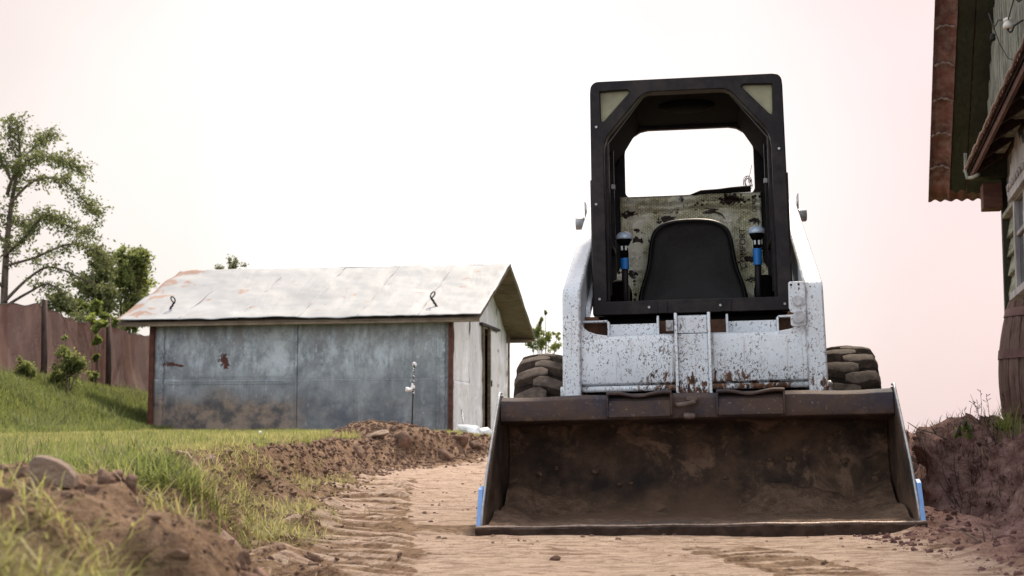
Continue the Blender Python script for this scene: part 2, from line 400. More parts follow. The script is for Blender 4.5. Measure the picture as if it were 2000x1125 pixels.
_d = t.n('ShaderNodeBsdfDiffuse'); t.put(_d.inputs[0], _c)
_tr = t.n('ShaderNodeBsdfTranslucent'); t.put(_tr.inputs[0], (.26, .105, .075))
_tp = t.n('ShaderNodeBsdfTransparent'); _m1 = t.n('ShaderNodeMixShader'); _m1.inputs[0].default_value = .28
t.t.links.new(_d.outputs[0], _m1.inputs[1]); t.t.links.new(_tr.outputs[0], _m1.inputs[2])
_m2 = t.n('ShaderNodeMixShader'); t.put(_m2.inputs[0], t.rng(t.noise(1, 3, .6, t.co((30, 60, 90))), .50, .75, .0, .22))
t.t.links.new(_m1.outputs[0], _m2.inputs[1]); t.t.links.new(_tp.outputs[0], _m2.inputs[2])
M['net'] = t.done(_m2.outputs[0])
M['ground'] = mat_ground()
M['grass'] = leafmat('grass_blade', (.10, .115, .028), (.37, .35, .13), .5)
M['lushgrass'] = leafmat('lush_grass_blade', (.060, .088, .020), (.21, .235, .07), .5)
M['straw'] = leafmat('dry_straw', (.14, .09, .05), (.42, .32, .20), .2)
M['root'] = leafmat('dark_roots', (.045, .026, .022), (.17, .10, .08), .1)
M['redstraw'] = leafmat('pinkish_straw', (.16, .09, .075), (.42, .28, .22), .2)  # straw tinted with the same painted pink wash
M['leaf'] = leafmat('apple_leaf', (.055, .068, .028), (.17, .19, .075), .5)
M['leaf2'] = leafmat('bush_leaf', (.07, .09, .03), (.27, .30, .10), .55)
M['leaf3'] = leafmat('yellow_green_leaf', (.09, .12, .03), (.24, .28, .07), .5)

# ------------------------------------------------------------------ terrain
def trench_d(x, y):
    """distance inside the dug strip (positive) from its edge"""
    xb = np.interp(y, [0, 2.6, 3.9, 5.2, 9, 14, 17, 18.2], [-.28, -.38, -.72, -.92, -1.22, -1.60, -1.50, -1.1])
    xr = np.interp(y, [0, 4.5, 5.6, 6.5, 8, 30], [1.30, 1.46, 1.66, 1.96, 2.05, 2.3])
    yf = np.interp(x, [-1.8, -1.2, -.3, 1, 3], [17.0, 17.8, 19.3, 20, 20])
    n = fbm(x, y, .55, 3, 1) * .22 + fbm(x, y, .16, 2, 2) * .06
    dl = x - xb; dr = xr - x; df = (yf - y) * .8
    d = np.minimum(np.minimum(dl, dr), df) + n
    return d, (dr < dl) & (dr < df)
def lawn_z(x, y):
    L = .15 + .0145 * np.clip(y, 0, 27.5)
    w = ss(-1.0, 1.4, x)
    z = L * (1 - w) + .30 * w
    z = z + ss(6.1, 8.3, -x + fbm(x, y, 2.5, 2, 3) * .8) * ss(16, 24, y) * .90 * (1 - ss(60, 120, y))
    return z
def blob(x, y, cx, cy, rx, ry, h): return h * np.exp(-((x - cx) / rx) ** 2 - ((y - cy) / ry) ** 2)
def terrain(x, y):
    d, right = trench_d(x, y)
    wid = np.where(right, np.interp(y, [4, 5.6, 6.2, 6.9], [.85, .75, .48, .22]), np.interp(y, [0, 2.5, 4, 6, 10, 14, 18], [.30, .36, .30, .30, .36, .36, .5]))
    fr = ss(0, 1, -d / wid)
    lz = lawn_z(x, y)
    fl = .007 * np.clip(y - 8, 0, 30)
    z = fl * (1 - fr) + lz * fr
    dirt = np.where(right, ss(1.1, .2, -d), 1 - ss(wid * .8, wid * 1.15, -d))     # bare soil
    # lumps of the banks
    bare = np.interp(y, [0, 3, 4, 5, 7, 9, 12, 18], [.15, .30, .08, .26, .26, .08, .02, .06])
    dirt = np.where(right, dirt, 1 - ss(wid * .8 + bare, wid * 1.15 + bare + .05, -d))
    side = fr * (1 - fr) * 4
    near = ss(40, 15, y)
    z = z + side * (fbm(x, y, .30, 5, 4) * .12) * near
    z = z + (dirt * (fr > .02)) * (np.abs(fbm(x, y, .05, 3, 45)) * .022 + fbm(x, y, .12, 4, 5) * .055 + np.abs(fbm(x, y, .35, 3, 6)) * .06) * near
    # piles
    z = z + blob(x, y, -.98, 3.15, .22, .42, .075) + blob(x, y, -.70, 2.75, .20, .35, .055)
    pile = np.exp(-((y - 18.9 - .25 * (x + 1)) / .75) ** 2) * ss(-2.5, -1.9, x) * ss(1.6, .6, x)
    z = z + pile * (.06 + .26 * fbm(x, y, .7, 4, 8))
    z = z + blob(x, y, 2.20, 7.2, .15, .35, .16) + blob(x, y, 2.3, 7.0, .4, .5, .03) + blob(x, y, 1.80, 7.3, .16, .5, .015) + blob(x, y, 2.6, 7.0, .4, .5, -.01)
    z = z + right * dirt * (fbm(x, y, .42, 5, 9, .6) * .21 + np.abs(fbm(x, y, .12, 3, 19)) * .05) * fr
    # toe of crumbled soil along the foot of the banks
    toe = np.exp(-((d - .08) / .14) ** 2)
    z = z + toe * (.030 + fbm(x, y, .2, 4, 10) * .07) * near
    # floor
    fin = ss(0, .15, d)
    z = z - .045 * np.exp(-((y - 5.93 + .12 * (x - .7)) / .16) ** 2) * ss(-.35, -.1, x) * ss(1.9, 1.6, x) * fin
    z = z + fin * (fbm(x, y, .9, 3, 11) * .020 + fbm(x, y, .10, 4, 12) * .006) * near
    # tyre tracks pressed in the soft soil
    def track(cx, w, pitch, amp, y0, y1, ph, sk, seed):
        u = (x - cx) / w + .22 * fbm(x, y, .4, 3, seed + 5)
        win = ss(1, .55, np.abs(u)) * ss(y0, y0 + .5, y) * ss(y1, y1 - 1.5, y)
        yy_ = np.clip(y + sk * u * u * w + .035 * fbm(x, y, .35, 3, seed), 1, None)
        s = np.log(yy_) / pitch + ph; q_ = s % 1
        r = ss(0, .14, q_) * ss(.60, .34, q_) * (y / 5.5) ** .9
        brk = np.clip(.85 + .8 * fbm(x, y, .25, 3, seed + 1), 0, 1.3)
        return win, r * amp * brk
    trk = 0; rdg = 0
    for (ys, xs, w, p, amp, y0, y1, ph, sk, sd) in [
        ((2, 4.1, 5.5, 7.6, 10, 14), (-.38, -.52, -.64, -.80, -.98, -1.12), .36, .050, .021, 2.8, 14.5, 0, .9, 20),
        ((2, 4, 5.2, 6), (.90, .80, .66, .55), .18, .038, .017, 2.8, 5.7, .2, .5, 24),
        ((2, 4, 6, 8), (-.95, -1.08, -1.20, -1.38), .16, .048, .026, 4.2, 8.0, .1, .6, 26)]:
        wn, rr = track(np.interp(y, ys, xs), w, p, amp, y0, y1, ph, sk, sd)
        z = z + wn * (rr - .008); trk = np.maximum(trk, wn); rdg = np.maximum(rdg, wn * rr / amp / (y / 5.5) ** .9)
    # masks: pale clay with painted tread light / turf / pink wash
    clay = fin * (1 - .50 * ss(.1, .9, trk)) * ss(.08, .34, d)
    clay = clay * (1 - .50 * ss(.0, -.45, x + fbm(x, y, .5, 3, 44) * .4) * ss(6.5, 4.9, y))
    clay = clay * (1 - .8 * ss(.25, .5, fbm(x, y, .8, 3, 14) + .35 * ss(.2, -.3, x) * ss(6.0, 3, y)))
    tk = ss(.15, .7, trk); clay = clay * (1 - .6 * tk) + tk * (rdg * .95 - .24)  # light and shade of the tread ridges painted in: pale tops, dark grooves
    turf = ss(0, .16, -d - wid * .62 - bare) * (1 - right * 1.0) * (1 - blob(x, y, -.8, 2.7, .5, 1.2, 1.4).clip(0, 1)) * (1 - ss(.12, .3, pile))
    turf = np.where(right, ss(2.6, 3.4, x) * .8, turf)
    pink_wash = ss(.9, 2.0, x + fbm(x, y, .5, 3, 15) * .5) * ss(12, 9, y)
    return z, d, fr, right, clay, turf, pink_wash

def xshift(x, y, z, fr, rt, d):
    lip = rt * fr * ss(.9, .0, -d) * ss(6.0, 6.8, y) * ss(12, 9, y) * (.09 + .22 * fbm(x, y, .4, 3, 17))
    face = rt * ss(.03, .3, fr) * ss(1.2, .3, -d) * ss(12, 9, y) * (fbm(y, z, .13, 4, 18) * .13 + fbm(y, z, .035, 2, 27) * .025)
    return lip + face

def axis_pts(parts):
    out = []
    for a, b, st, mode in parts:
        if mode == 'lin': out += list(np.arange(a, b, st))
        else:
            v = a
            while v < b: out.append(v); v += max(st * abs(v), .004)
    return out
ys = [-60, -30, -15, -8, -4, -2, -1, -.4, 0, .3, .6, .9] + axis_pts([(1.2, 3.6, .006, 'geo'), (3.6, 11, .0028, 'geo'), (11, 30, .0055, 'geo'), (30, 60, .02, 'geo'), (60, 3000, .12, 'geo')]) + [3000]
xpos = axis_pts([(0, 2.7, .015, 'lin'), (2.7, 12, .02, 'geo'), (12, 60, .06, 'geo'), (60, 2500, .2, 'geo')]) + [2500]
xs = [-v for v in xpos[::-1]] + xpos[1:]
xs = sorted(set([round(v, 5) for v in xs if not 1.5 < v < 2.4] + [round(v, 5) for v in np.arange(1.5, 2.4, .010)]))
X, Y = np.meshgrid(np.array(xs), np.array(ys, dtype=float))
Z, D_, FR, RT, CL, TU, RD = terrain(X, Y)
# the upper right turf lip leans out over the dug face, and the face itself is broken up
XX = X - xshift(X, Y, Z, FR, RT, D_)
nr, nc = X.shape
idx = np.arange(nr * nc).reshape(nr, nc)
Q = np.stack([idx[:-1, :-1], idx[:-1, 1:], idx[1:, 1:], idx[1:, :-1]], -1).reshape(-1, 4)
V = np.stack([XX, Y, Z], -1).reshape(-1, 3)
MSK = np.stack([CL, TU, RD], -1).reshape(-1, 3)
dq = D_.ravel()[Q].mean(1); tq = TU.ravel()[Q].mean(1); rq = RT.ravel()[Q].mean(1) > .5; yq = Y.ravel()[Q].mean(1)
cls = np.where(dq > 0, 0, np.where((tq > .5) & ~rq, 2, np.where((dq > -.9) & (yq < 26), np.where(rq, 3, 1), 4)))
def sub(name, sel, label):
    q = Q[sel]; u, inv = np.unique(q, return_inverse=True)
    o = np_mesh(name, V[u], inv.reshape(q.shape), M['ground'], None, True, {'mask': MSK[u]})
    tag(o, label, None, None, 'structure')
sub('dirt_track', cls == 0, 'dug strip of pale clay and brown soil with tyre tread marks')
sub('earth_bank', cls == 1, 'crumbling brown soil bank between the lawn and the dug strip')
sub('lawn', cls == 2, 'green lawn rising to the metal shed')
sub('earth_bank', cls == 3, 'reddish soil bank with an overhanging lip beside the bucket')
sub('ground', cls == 4, 'open ground beyond the dig')

def gz(x, y):
    return terrain(np.atleast_1d(np.asarray(x, float)), np.atleast_1d(np.asarray(y, float)))
def gz1(x, y): return float(gz(x, y)[0][0])

# ------------------------------------------------------------------ blades and clods
def blades(name, P, h, w, bend, mat, tint, label, kind='stuff', lean=None, parent=None):
    """P (n,3) roots; two-segment tapering blades"""
    n = len(P); a = RNG.random(n) * 2 * pi
    h = np.broadcast_to(h, n) * (0.6 + .8 * RNG.random(n)); w = np.broadcast_to(w, n) * (.7 + .6 * RNG.random(n))
    b = np.broadcast_to(bend, n) * (.3 + 1.2 * RNG.random(n)) * h
    dx, dy = np.cos(a), np.sin(a)
    if lean is not None: dx = dx + lean[0]; dy = dy + lean[1]
    sx, sy = -np.sin(a) , np.cos(a)
    up = np.sqrt(np.clip(h ** 2 - b ** 2 * .8, (h * .15) ** 2, None))
    Vs = np.empty((n, 7, 3))
    for j, (f, wf) in enumerate([(0, 1), (.38, .85), (.74, .55)]):
        off = f ** 1.8
        for k, sg in enumerate((-1, 1)):
            Vs[:, 2 * j + k, 0] = P[:, 0] + dx * b * off + sx * w * wf * sg * .5
            Vs[:, 2 * j + k, 1] = P[:, 1] + dy * b * off + sy * w * wf * sg * .5
            Vs[:, 2 * j + k, 2] = P[:, 2] + up * (f - .12 * f * f * (b / h)) - .005 * (f == 0)
    Vs[:, 6, 0] = P[:, 0] + dx * b; Vs[:, 6, 1] = P[:, 1] + dy * b; Vs[:, 6, 2] = P[:, 2] + up * (1 - .25 * (b / h))
    base = (np.arange(n) * 7)[:, None]
    q = np.concatenate([base + np.array([0, 1, 3]), base + np.array([0, 3, 2]), base + np.array([2, 3, 5]), base + np.array([2, 5, 4]), base + np.array([4, 5, 6])])
    T = np.repeat(np.clip(tint, 0, 1), 7)[:, None] * np.ones((1, 3))
    o = np_mesh(name, Vs.reshape(-1, 3), q, mat, parent, False, {'tint': T})
    if label: tag(o, label, None, None, kind)
    return o

def ico(sub=2):
    bm = bmesh.new(); bmesh.ops.create_icosphere(bm, subdivisions=sub, radius=1)
    v = np.array([tuple(a.co) for a in bm.verts]); f = np.array([[q.index for q in a.verts] for a in bm.faces]); bm.free(); return v, f
ICO2, ICOF2 = ico(2); ICO3, ICOF3 = ico(3)
def lumpy(v, seed, amp=.28):
    r = np.random.default_rng(seed); out = v.copy(); m = np.zeros(len(v))
    for _ in range(9):
        d = r.normal(size=3); d /= np.linalg.norm(d); m += amp * .5 * np.sin(v @ d * r.uniform(2, 6) + r.uniform(0, 6))
    # a few flat faces as of broken earth
    for _ in range(5):
        d = r.normal(size=3); d /= np.linalg.norm(d); k = r.uniform(.55, .85); p = out @ d; out -= np.clip(p - k, 0, None)[:, None] * d
    return out * (1 + m * .6)[:, None]
def clods(name, P, S, mat, label, squash=.7):
    shapes = [lumpy(ICO2, s) for s in range(8)]
    n = len(P); k = len(ICO2); Vs = np.empty((n, k, 3)); which = RNG.integers(0, 8, n)
    for i in range(n):
        a = RNG.random() * 6.28; c, s = np.cos(a), np.sin(a); b = RNG.random() * 6.28; cb, sb = np.cos(b), np.sin(b)
        R = np.array([[c, -s, 0], [s, c, 0], [0, 0, 1]]) @ np.array([[1, 0, 0], [0, cb, -sb], [0, sb, cb]])
        sc = S[i] * np.array([1, RNG.uniform(.6, 1), RNG.uniform(.6, 1)])
        q = (shapes[which[i]] * sc) @ R.T; q[:, 2] *= squash + .2
        Vs[i] = q + P[i]
    Fs = (ICOF2[None] + (np.arange(n) * k)[:, None, None]).reshape(-1, 3)
    o = np_mesh(name, Vs.reshape(-1, 3), Fs, mat, None, True)
    tag(o, label, None, None, 'stuff'); return o

def scatter(n, x0, x1, y0, y1, dens):
    """random ground points kept with probability dens(x,y,d,fr,right,turf)"""
    x = RNG.uniform(x0, x1, n); y = RNG.uniform(y0, y1, n)
    z, d, fr, rt, cl, tu, rd = terrain(x, y)
    keep = RNG.random(n) < dens(x, y, d, fr, rt, tu)
    x, y, z = x[keep], y[keep], z[keep]
    xs_ = x - xshift(x, y, z, fr[keep], rt[keep], d[keep])
    return np.stack([xs_, y, z], 1), fr[keep], tu[keep]

def vis(x, y, pad=.06): return np.abs(x) < y * (.333 + pad) + .1

# lawn
P1, _, _ = scatter(150000, -3.6, -.9, 3.3, 9, lambda x, y, d, fr, rt, tu: (tu > .45) * vis(x, y) * (x < 0) * np.interp(y, [3, 9], [1, .8]))
P2, _, _ = scatter(330000, -8.0, .5, 9, 27.6, lambda x, y, d, fr, rt, tu: (tu > .5) * vis(x, y) * (x < .3) * np.interp(y, [9, 27], [1, .65]) * (1 - .8 * ss(6.3, 6.8, -x) * (y > 22)))
PL = np.concatenate([P1, P2])
# keep blades out of the shed footprint
_sx = (PL[:, 0] + 1.053) * -.9836 + (PL[:, 1] - 27) * .1805; _sy = (PL[:, 0] + 1.053) * .1805 + (PL[:, 1] - 27) * .9836
PL = PL[~((_sy > -.02) & (_sx > -.1) & (_sx < 5.8))]
patch = fbm(PL[:, 0], PL[:, 1], .8, 4, 30)
hh = np.clip(.042 + .05 * patch + .02 * (PL[:, 1] > 12), .02, .11)
blades('grass', PL, hh, np.interp(PL[:, 1], [3, 27], [.0035, .007]), .55, M['grass'], .55 + 1.0 * fbm(PL[:, 0], PL[:, 1], .5, 3, 31) + .35 * (RNG.random(len(PL)) - .5), 'sunlit short lawn grass between the soil bank and the shed')
dsel = RNG.random(len(PL)) < .26 * ss(-.35, .35, fbm(PL[:, 0], PL[:, 1], .8, 3, 35)) * 2
blades('dry_straw', PL[dsel], .055, np.interp(PL[dsel][:, 1], [3, 27], [.003, .008]), .8, M['straw'], RNG.random(dsel.sum()), 'dry yellowed blades mixed into the lawn')
# tufts standing taller in the lawn and along its edge
tp, _, _ = scatter(1500, -5, -.9, 3.6, 24, lambda x, y, d, fr, rt, tu: (tu > .5) * vis(x, y) * np.interp(y, [3, 8, 24], [1, .5, .3]))
tf = np.repeat(tp, 26, 0) + RNG.normal(size=(len(tp) * 26, 3)) * np.array([.03, .03, 0])
tf[:, 2] = gz(tf[:, 0], tf[:, 1])[0]
blades('grass', tf, .11, .0045, .75, M['lushgrass'], RNG.random(len(tf)), 'taller green tufts dotted over the lawn')
# big lush clump behind the stone
ex = np.concatenate([np.stack([RNG.normal(a, sx_, n), RNG.normal(b, sy_, n)], 1) for a, b, sx_, sy_, n in
     [(-1.10, 4.25, .12, .16, 3200), (-.98, 4.15, .05, .10, 900), (-1.30, 4.5, .12, .2, 1500), (-1.22, 3.9, .08, .1, 700)]])
ez = gz(ex[:, 0], ex[:, 1])[0]
blades('grass', np.column_stack([ex, ez]), .10, .0045, .95, M['lushgrass'], RNG.random(len(ex)) * .9, 'lush overhanging grass clump on the heap behind the stone')
# steep bank under the fence
P3, _, _ = scatter(200000, -12.5, -6.1, 19, 36, lambda x, y, d, fr, rt, tu: (x > -.40 * y) * 1.0)
blades('grass', P3, .15, .010, .7, M['lushgrass'], .35 + .9 * fbm(P3[:, 0], P3[:, 1], .7, 4, 33) + .3 * (RNG.random(len(P3)) - .5), 'long green grass on the steep slope under the net fence')
# grass on the bank slope and the blurred foreground
ga = []
for (a, b, sx_, sy_, n) in [(-.95, 5.5, .10, .45, 900), (-.78, 5.0, .06, .25, 420), (-.98, 6.9, .09, .35, 600), (-1.38, 8.6, .10, .7, 700), (-1.35, 10.6, .12, .8, 700),
                            (-.50, 2.2, .05, .10, 230), (-.60, 2.05, .08, .12, 220), (-.72, 2.15, .08, .12, 160), (-.40, 1.95, .04, .08, 130), (-.62, 1.85, .08, .06, 130), (-.80, 2.6, .12, .2, 60), (-1.55, 6.4, .2, .6, 500)]:
    ga.append(np.stack([RNG.normal(a, sx_, n), RNG.normal(b, sy_, n)], 1))
ga = np.concatenate(ga); ga = ga[RNG.random(len(ga)) < .16]
fg, _, _ = scatter(2600, -1.5, -.2, 1.75, 5.5, lambda x, y, d, fr, rt, tu: (fr > .3) * vis(x, y) * ss(-.1, .35, fbm(x, y, .35, 3, 48) + .1 * (y < 2.5)) * .55)
ga = np.concatenate([ga, fg[:, :2]])
ga = np.repeat(ga, 14, 0) + RNG.normal(size=(len(ga) * 14, 2)) * .022
gzv = gz(ga[:, 0], ga[:, 1])[0]
blades('grass', np.column_stack([ga, gzv]), .085, .0036, 1.5, M['grass'], .1 + .8 * RNG.random(len(ga)), 'loose yellowish grass spilling down the brown bank')
gb = ga[RNG.random(len(ga)) < .5]; blades('dry_straw', np.column_stack([gb, gz(gb[:, 0], gb[:, 1])[0]]), .07, .003, 1.6, M['straw'], RNG.random(len(gb)), 'dead straw matted with the grass on the bank')
hp, _, _ = scatter(900, -12, -6.3, 20, 34, lambda x, y, d, fr, rt, tu: (x > -.40 * y) * ss(-.1, .3, fbm(x, y, 1.2, 3, 46)))
hf = np.repeat(hp, 30, 0) + RNG.normal(size=(len(hp) * 30, 3)) * np.array([.07, .07, 0]); hf[:, 2] = gz(hf[:, 0], hf[:, 1])[0]
blades('grass', hf, .26, .011, .8, M['leaf'], RNG.random(len(hf)), 'darker weedy clumps on the steep slope under the fence')
# straw
P4, _, _ = scatter(60000, -3, 2.4, 1.9, 19, lambda x, y, d, fr, rt, tu: (~rt) * (d < .15) * (tu < .5) * vis(x, y) * .16)
blades('dry_straw', P4, .05, .0028, .95, M['straw'], RNG.random(len(P4)), 'dry straw and root threads strewn over the brown bank')
P5, f5, _ = scatter(90000, 1.4, 3.6, 4.0, 9.5, lambda x, y, d, fr, rt, tu: rt * (fr > .15) * vis(x, y) * .22)
blades('dry_straw', P5, .060, .0034, 1.2, M['redstraw'], RNG.random(len(P5)), 'dry straw matted over the reddish bank')
P6, f6, _ = scatter(60000, 1.4, 3.4, 4.6, 9, lambda x, y, d, fr, rt, tu: rt * (fr > .3) * vis(x, y) * (.04 + .5 * np.exp(-((x - 2.05) / .28) ** 2 - ((y - 6.9) / .5) ** 2)))
blades('dark_roots', P6, .050, .0035, 1.1, M['root'], RNG.random(len(P6)), 'dark root tangle on the mound beside the barrel')

# clods
C1, f1, t1 = scatter(60000, -3, 1.2, 1.8, 21, lambda x, y, d, fr, rt, tu: (~rt) * (d < .35) * (tu < .4) * vis(x, y) * np.where(d > .1, .25, .8))
s1 = .0025 + .018 * RNG.random(len(C1)) ** 8 + .0009 * C1[:, 1]
clods('soil_clods', C1, s1, M['clod'], 'small brown soil clods over the left bank')
C2, _, _ = scatter(30000, 1.2, 3.4, 3.6, 9, lambda x, y, d, fr, rt, tu: rt * (d < .35) * vis(x, y) * .5)
clods('soil_clods', C2, .0025 + .016 * RNG.random(len(C2)) ** 9, M['redclod'], 'small reddish soil clods over the right bank')
C3, _, _ = scatter(26000, -1.3, 1.9, 3.3, 16, lambda x, y, d, fr, rt, tu: (d > .15) * vis(x, y) * .22 * ss(-.35, .3, fbm(x, y, .7, 3, 40)))
clods('soil_crumbs', C3, .002 + .012 * RNG.random(len(C3)) ** 9, M['clod'], 'crumbs of soil on the pale clay')

def rock(name, loc, s, rot, seed, mat, label, cat, group=None, amp=.22):
    v = lumpy(ICO3, seed, amp) * np.array(s); me = bpy.data.meshes.new(name)
    me.from_pydata([tuple(q) for q in v], [], [tuple(q) for q in ICOF3]); o = link(name, me, mat, None, smooth=True)
    o.location = loc; o.rotation_euler = rot; return tag(o, label, cat, group)
def hit(px, py, y0=2.0, y1=40.0):
    Yq = np.exp(np.linspace(np.log(y0), np.log(y1), 1500)); d = at(px, py, 1.0) - Vector((0, 0, EYE))
    xq = d.x * Yq; zq = EYE + d.z * Yq; k = np.nonzero(zq < gz(xq, Yq)[0])[0]
    i = k[0] if len(k) else 700
    return Vector((xq[i], Yq[i], zq[i]))
def onground(x, y, dz=0): return (x, y, gz1(x, y) + dz)
# the flat topped stone on the heap
def stone():
    prof = [(-.055, -.035), (.060, -.045), (.062, -.012), (.040, .012), (.015, .026), (-.022, .036), (-.045, .037), (-.058, .020)]
    b = MB().prism(prof, 'y', -.035, .035)
    o = b.build('stone', M['stone'], None, .006, seg=2); p = hit(97, 938); k = p.y / 3.25 * .80; o.location = p + Vector((0, .02, .026 * k)); o.scale = (k, k, k); o.rotation_euler = (.05, .05, .1)
    tag(o, 'flat-topped grey stone on the near soil heap, lower left', 'stone')
stone()
lumps = [(160, 955, 3.2, .022, 1), (183, 962, 3.15, .018, 2), (206, 942, 3.4, .026, 3), (255, 948, 3.6, .020, 4), (48, 925, 3.4, .020, 9)]
for i, (px, py, Yd, s, sd) in enumerate(lumps):
    p = hit(px, py); s *= p.y / 3.3
    rock('soil_lump', p, (s * 1.2, s, s * .85), (sd, .3 * sd, sd * 2), 50 + sd, M['clod'],
         ['round brown soil lump just right of the flat stone', 'small soil lump below the grass clump, second right of the stone', 'dark broad soil lump touching the grass clump behind the stone',
          'dark soil lump at the right end of the near heap', 'brown soil lump left of the flat stone'][i], 'soil lump', 'soil lumps on the near heap')
slab = rock('stone', hit(735, 856, 12) + Vector((0, .05, .03)), (.17, .13, .045), (.1, -.32, .2), 72, M['stone'], 'flat pale stone slab sticking up from the far dirt pile', 'stone')
for i, (px, py, Yd, s, sd, lb) in enumerate([
    (785, 862, 18.4, .13, 11, 'rounded soil lump on the far pile, in front of the thin rod'), (898, 856, 18.6, .10, 12, 'round soil lump before the shed doorway'),
    (870, 885, 17.9, .09, 13, 'dark soil lump on the slope below the right corner post'), (930, 868, 18.7, .10, 14, 'soil lump beside the white plastic'),
    (700, 880, 17.5, .08, 15, 'small soil lump at the left foot of the far pile')]):
    rock('soil_lump', hit(px, py + 6, 10), (s * 1.15, s, s * .75), (sd, sd, sd), sd, M['clod'], lb, 'soil lump', 'soil lumps on the far pile')
for i, (px, py, Yd, s, sd, lb) in enumerate([(1085, 1095, 4.35, .013, 31, 'palm-sized soil clod on the clay below the bucket middle'), (610, 1095, 4.4, .018, 32, 'dark clod among the tyre marks at the bottom edge'),
    (475, 1108, 4.1, .014, 33, 'small clod left among the lowest tyre marks'), (780, 1088, 4.5, .009, 34, 'tiny clod on the clay left of the bucket corner')]):
    p = hit(px, py); rock('soil_clod', (p.x, p.y, gz1(p.x, p.y) + s * .4), (s * 1.2, s, s * .8), (sd, sd, 0), sd, M['clod'], lb, 'soil clod', 'single clods on the dug strip')

# ------------------------------------------------------------------ skid steer loader
LO = empty('skid_steer_loader', (.716, 6.0, .0), (0, radians(-1.1), radians(-7.2)))
LO.rotation_mode = 'XYZ'
tag(LO, 'white and black skid steer loader facing forward, its wide bucket resting on the ground', 'loader')

def tap(q):  # bucket narrows a little towards its top edge
    k = 1 - .05 * q[2]
    return (q[0] * k, q[1], q[2])
inner = [(0, .024), (.20, .030), (.45, .036), (.58, .055), (.67, .10), (.72, .17), (.735, .26), (.72, .36), (.66, .425), (.56, .44), (.43, .437), (.40, .445), (.392, .48), (.398, .53), (.43, .547)]
outer = [(.50, .549), (.60, .52), (.70, .46), (.765, .37), (.785, .26), (.765, .14), (.70, .05), (.60, .004), (.45, .0), (.02, .004)]
bm_ = MB()
prof = inner + outer; nx = 24
vs = []; fs = []
for i in range(nx + 1):
    x = -.832 + 1.664 * i / nx
    for j, (y, z) in enumerate(prof):
        dn = 0.006 * math.sin(x * 9 + j) * (1 if 2 < j < 10 else 0)
        vs.append(tap((x, y + dn, z + .003 * math.sin(x * 14 + 2) * (j >= 12))))
n = len(prof)
for i in range(nx):
    for j in range(n): fs.append((i * n + j, i * n + (j + 1) % n, (i + 1) * n + (j + 1) % n, (i + 1) * n + j))
fs += [tuple(range(n)), tuple(range(nx * n, (nx + 1) * n))[::-1]]
bk = bm_.add(vs, fs).build('bucket', M['bucket'], LO, .004)
sidep = [(-.01, .012), (.03, .10), (.12, .235), (.30, .42), (.415, .53), (.44, .556), (.50, .556), (.62, .525), (.73, .46), (.795, .36), (.81, .25), (.79, .13), (.71, .035), (.60, -.002), (.02, -.002)]
for s in (-1, 1):
    a, b = sorted((s * .834, s * .850))
    MB().prism(sidep, 'x', a, b, tap).build('side_plate', M['bucket'], bk, .003)
    e = MB()
    pts = [(-.014, .014), (.026, .102), (.116, .238), (.296, .424), (.41, .532), (.436, .562), (.50, .563)]
    e.tube([tap((s * .843, y - .003, z + .004)) for y, z in pts], .0055, 8); e.build('edge_bar', M['steel'], bk, smooth=True)
    cut = [(-.030, .026), (-.022, .03), (.048, .150), (.058, .172), (.105, .185), (.135, .15), (.085, .026)]
    a, b = sorted((s * .843, s * .861))
    MB().prism(cut, 'x', a, b).build('side_cutter', M['blue'], bk, .004)
ce = MB(); vs = []; fs = []
N = 90
for i in range(N + 1):
    x = -.865 + 1.73 * i / N; w = .0012 * math.sin(i * .35) + .0008 * math.sin(i * 1.3) + random.uniform(-.0006, .0006)
    for (y, z) in [(-.034 + w, .019 + w), (-.030 + w, .027 + w), (.05, .033), (.16, .035), (.16, -.030), (.010 + w, -.028)]: vs.append((x, y, z))
for i in range(N):
    for j in range(6): fs.append((i * 6 + j, i * 6 + (j + 1) % 6, (i + 1) * 6 + (j + 1) % 6, (i + 1) * 6 + j))
fs += [tuple(range(6)), tuple(range(N * 6, N * 6 + 6))[::-1]]
cet = ce.add(vs, fs).build('cutting_edge', M['edge'], bk)
MB().tube([(-.862 + 1.724 * i / 80, -.033, .027 + .0013 * math.sin(i * .4)) for i in range(81)], [.0042 + random.uniform(-.0008, .0012) for i in range(81)], 6).build('worn_lip', M['lip'], cet, smooth=True)
# soil left in the bucket
nx_, ny_ = 120, 34; vv = []; ff = []
gx, gy = np.meshgrid(np.linspace(-.815, .815, nx_), np.linspace(-.005, .70, ny_), indexing='ij')
side = np.abs(gx) / .815
hz = .034 + .010 * fbm(gx, gy, .25, 4, 51) + .006 * fbm(gx, gy, .04, 3, 52) + ss(.78, 1, side) * (.055 + .03 * fbm(gx, gy, .15, 3, 53)) * ss(0, .3, gy) + ss(.45, .72, gy) * (.085 + .11 * fbm(gx, gy, .3, 4, 54))
hz = np.where(gy < .01, .026, hz)
idb = np.arange(nx_ * ny_).reshape(nx_, ny_)
np_mesh('loose_soil', np.stack([gx, gy, hz], -1).reshape(-1, 3), np.stack([idb[:-1, :-1], idb[1:, :-1], idb[1:, 1:], idb[:-1, 1:]], -1).reshape(-1, 4), M['cake'], bk, True)
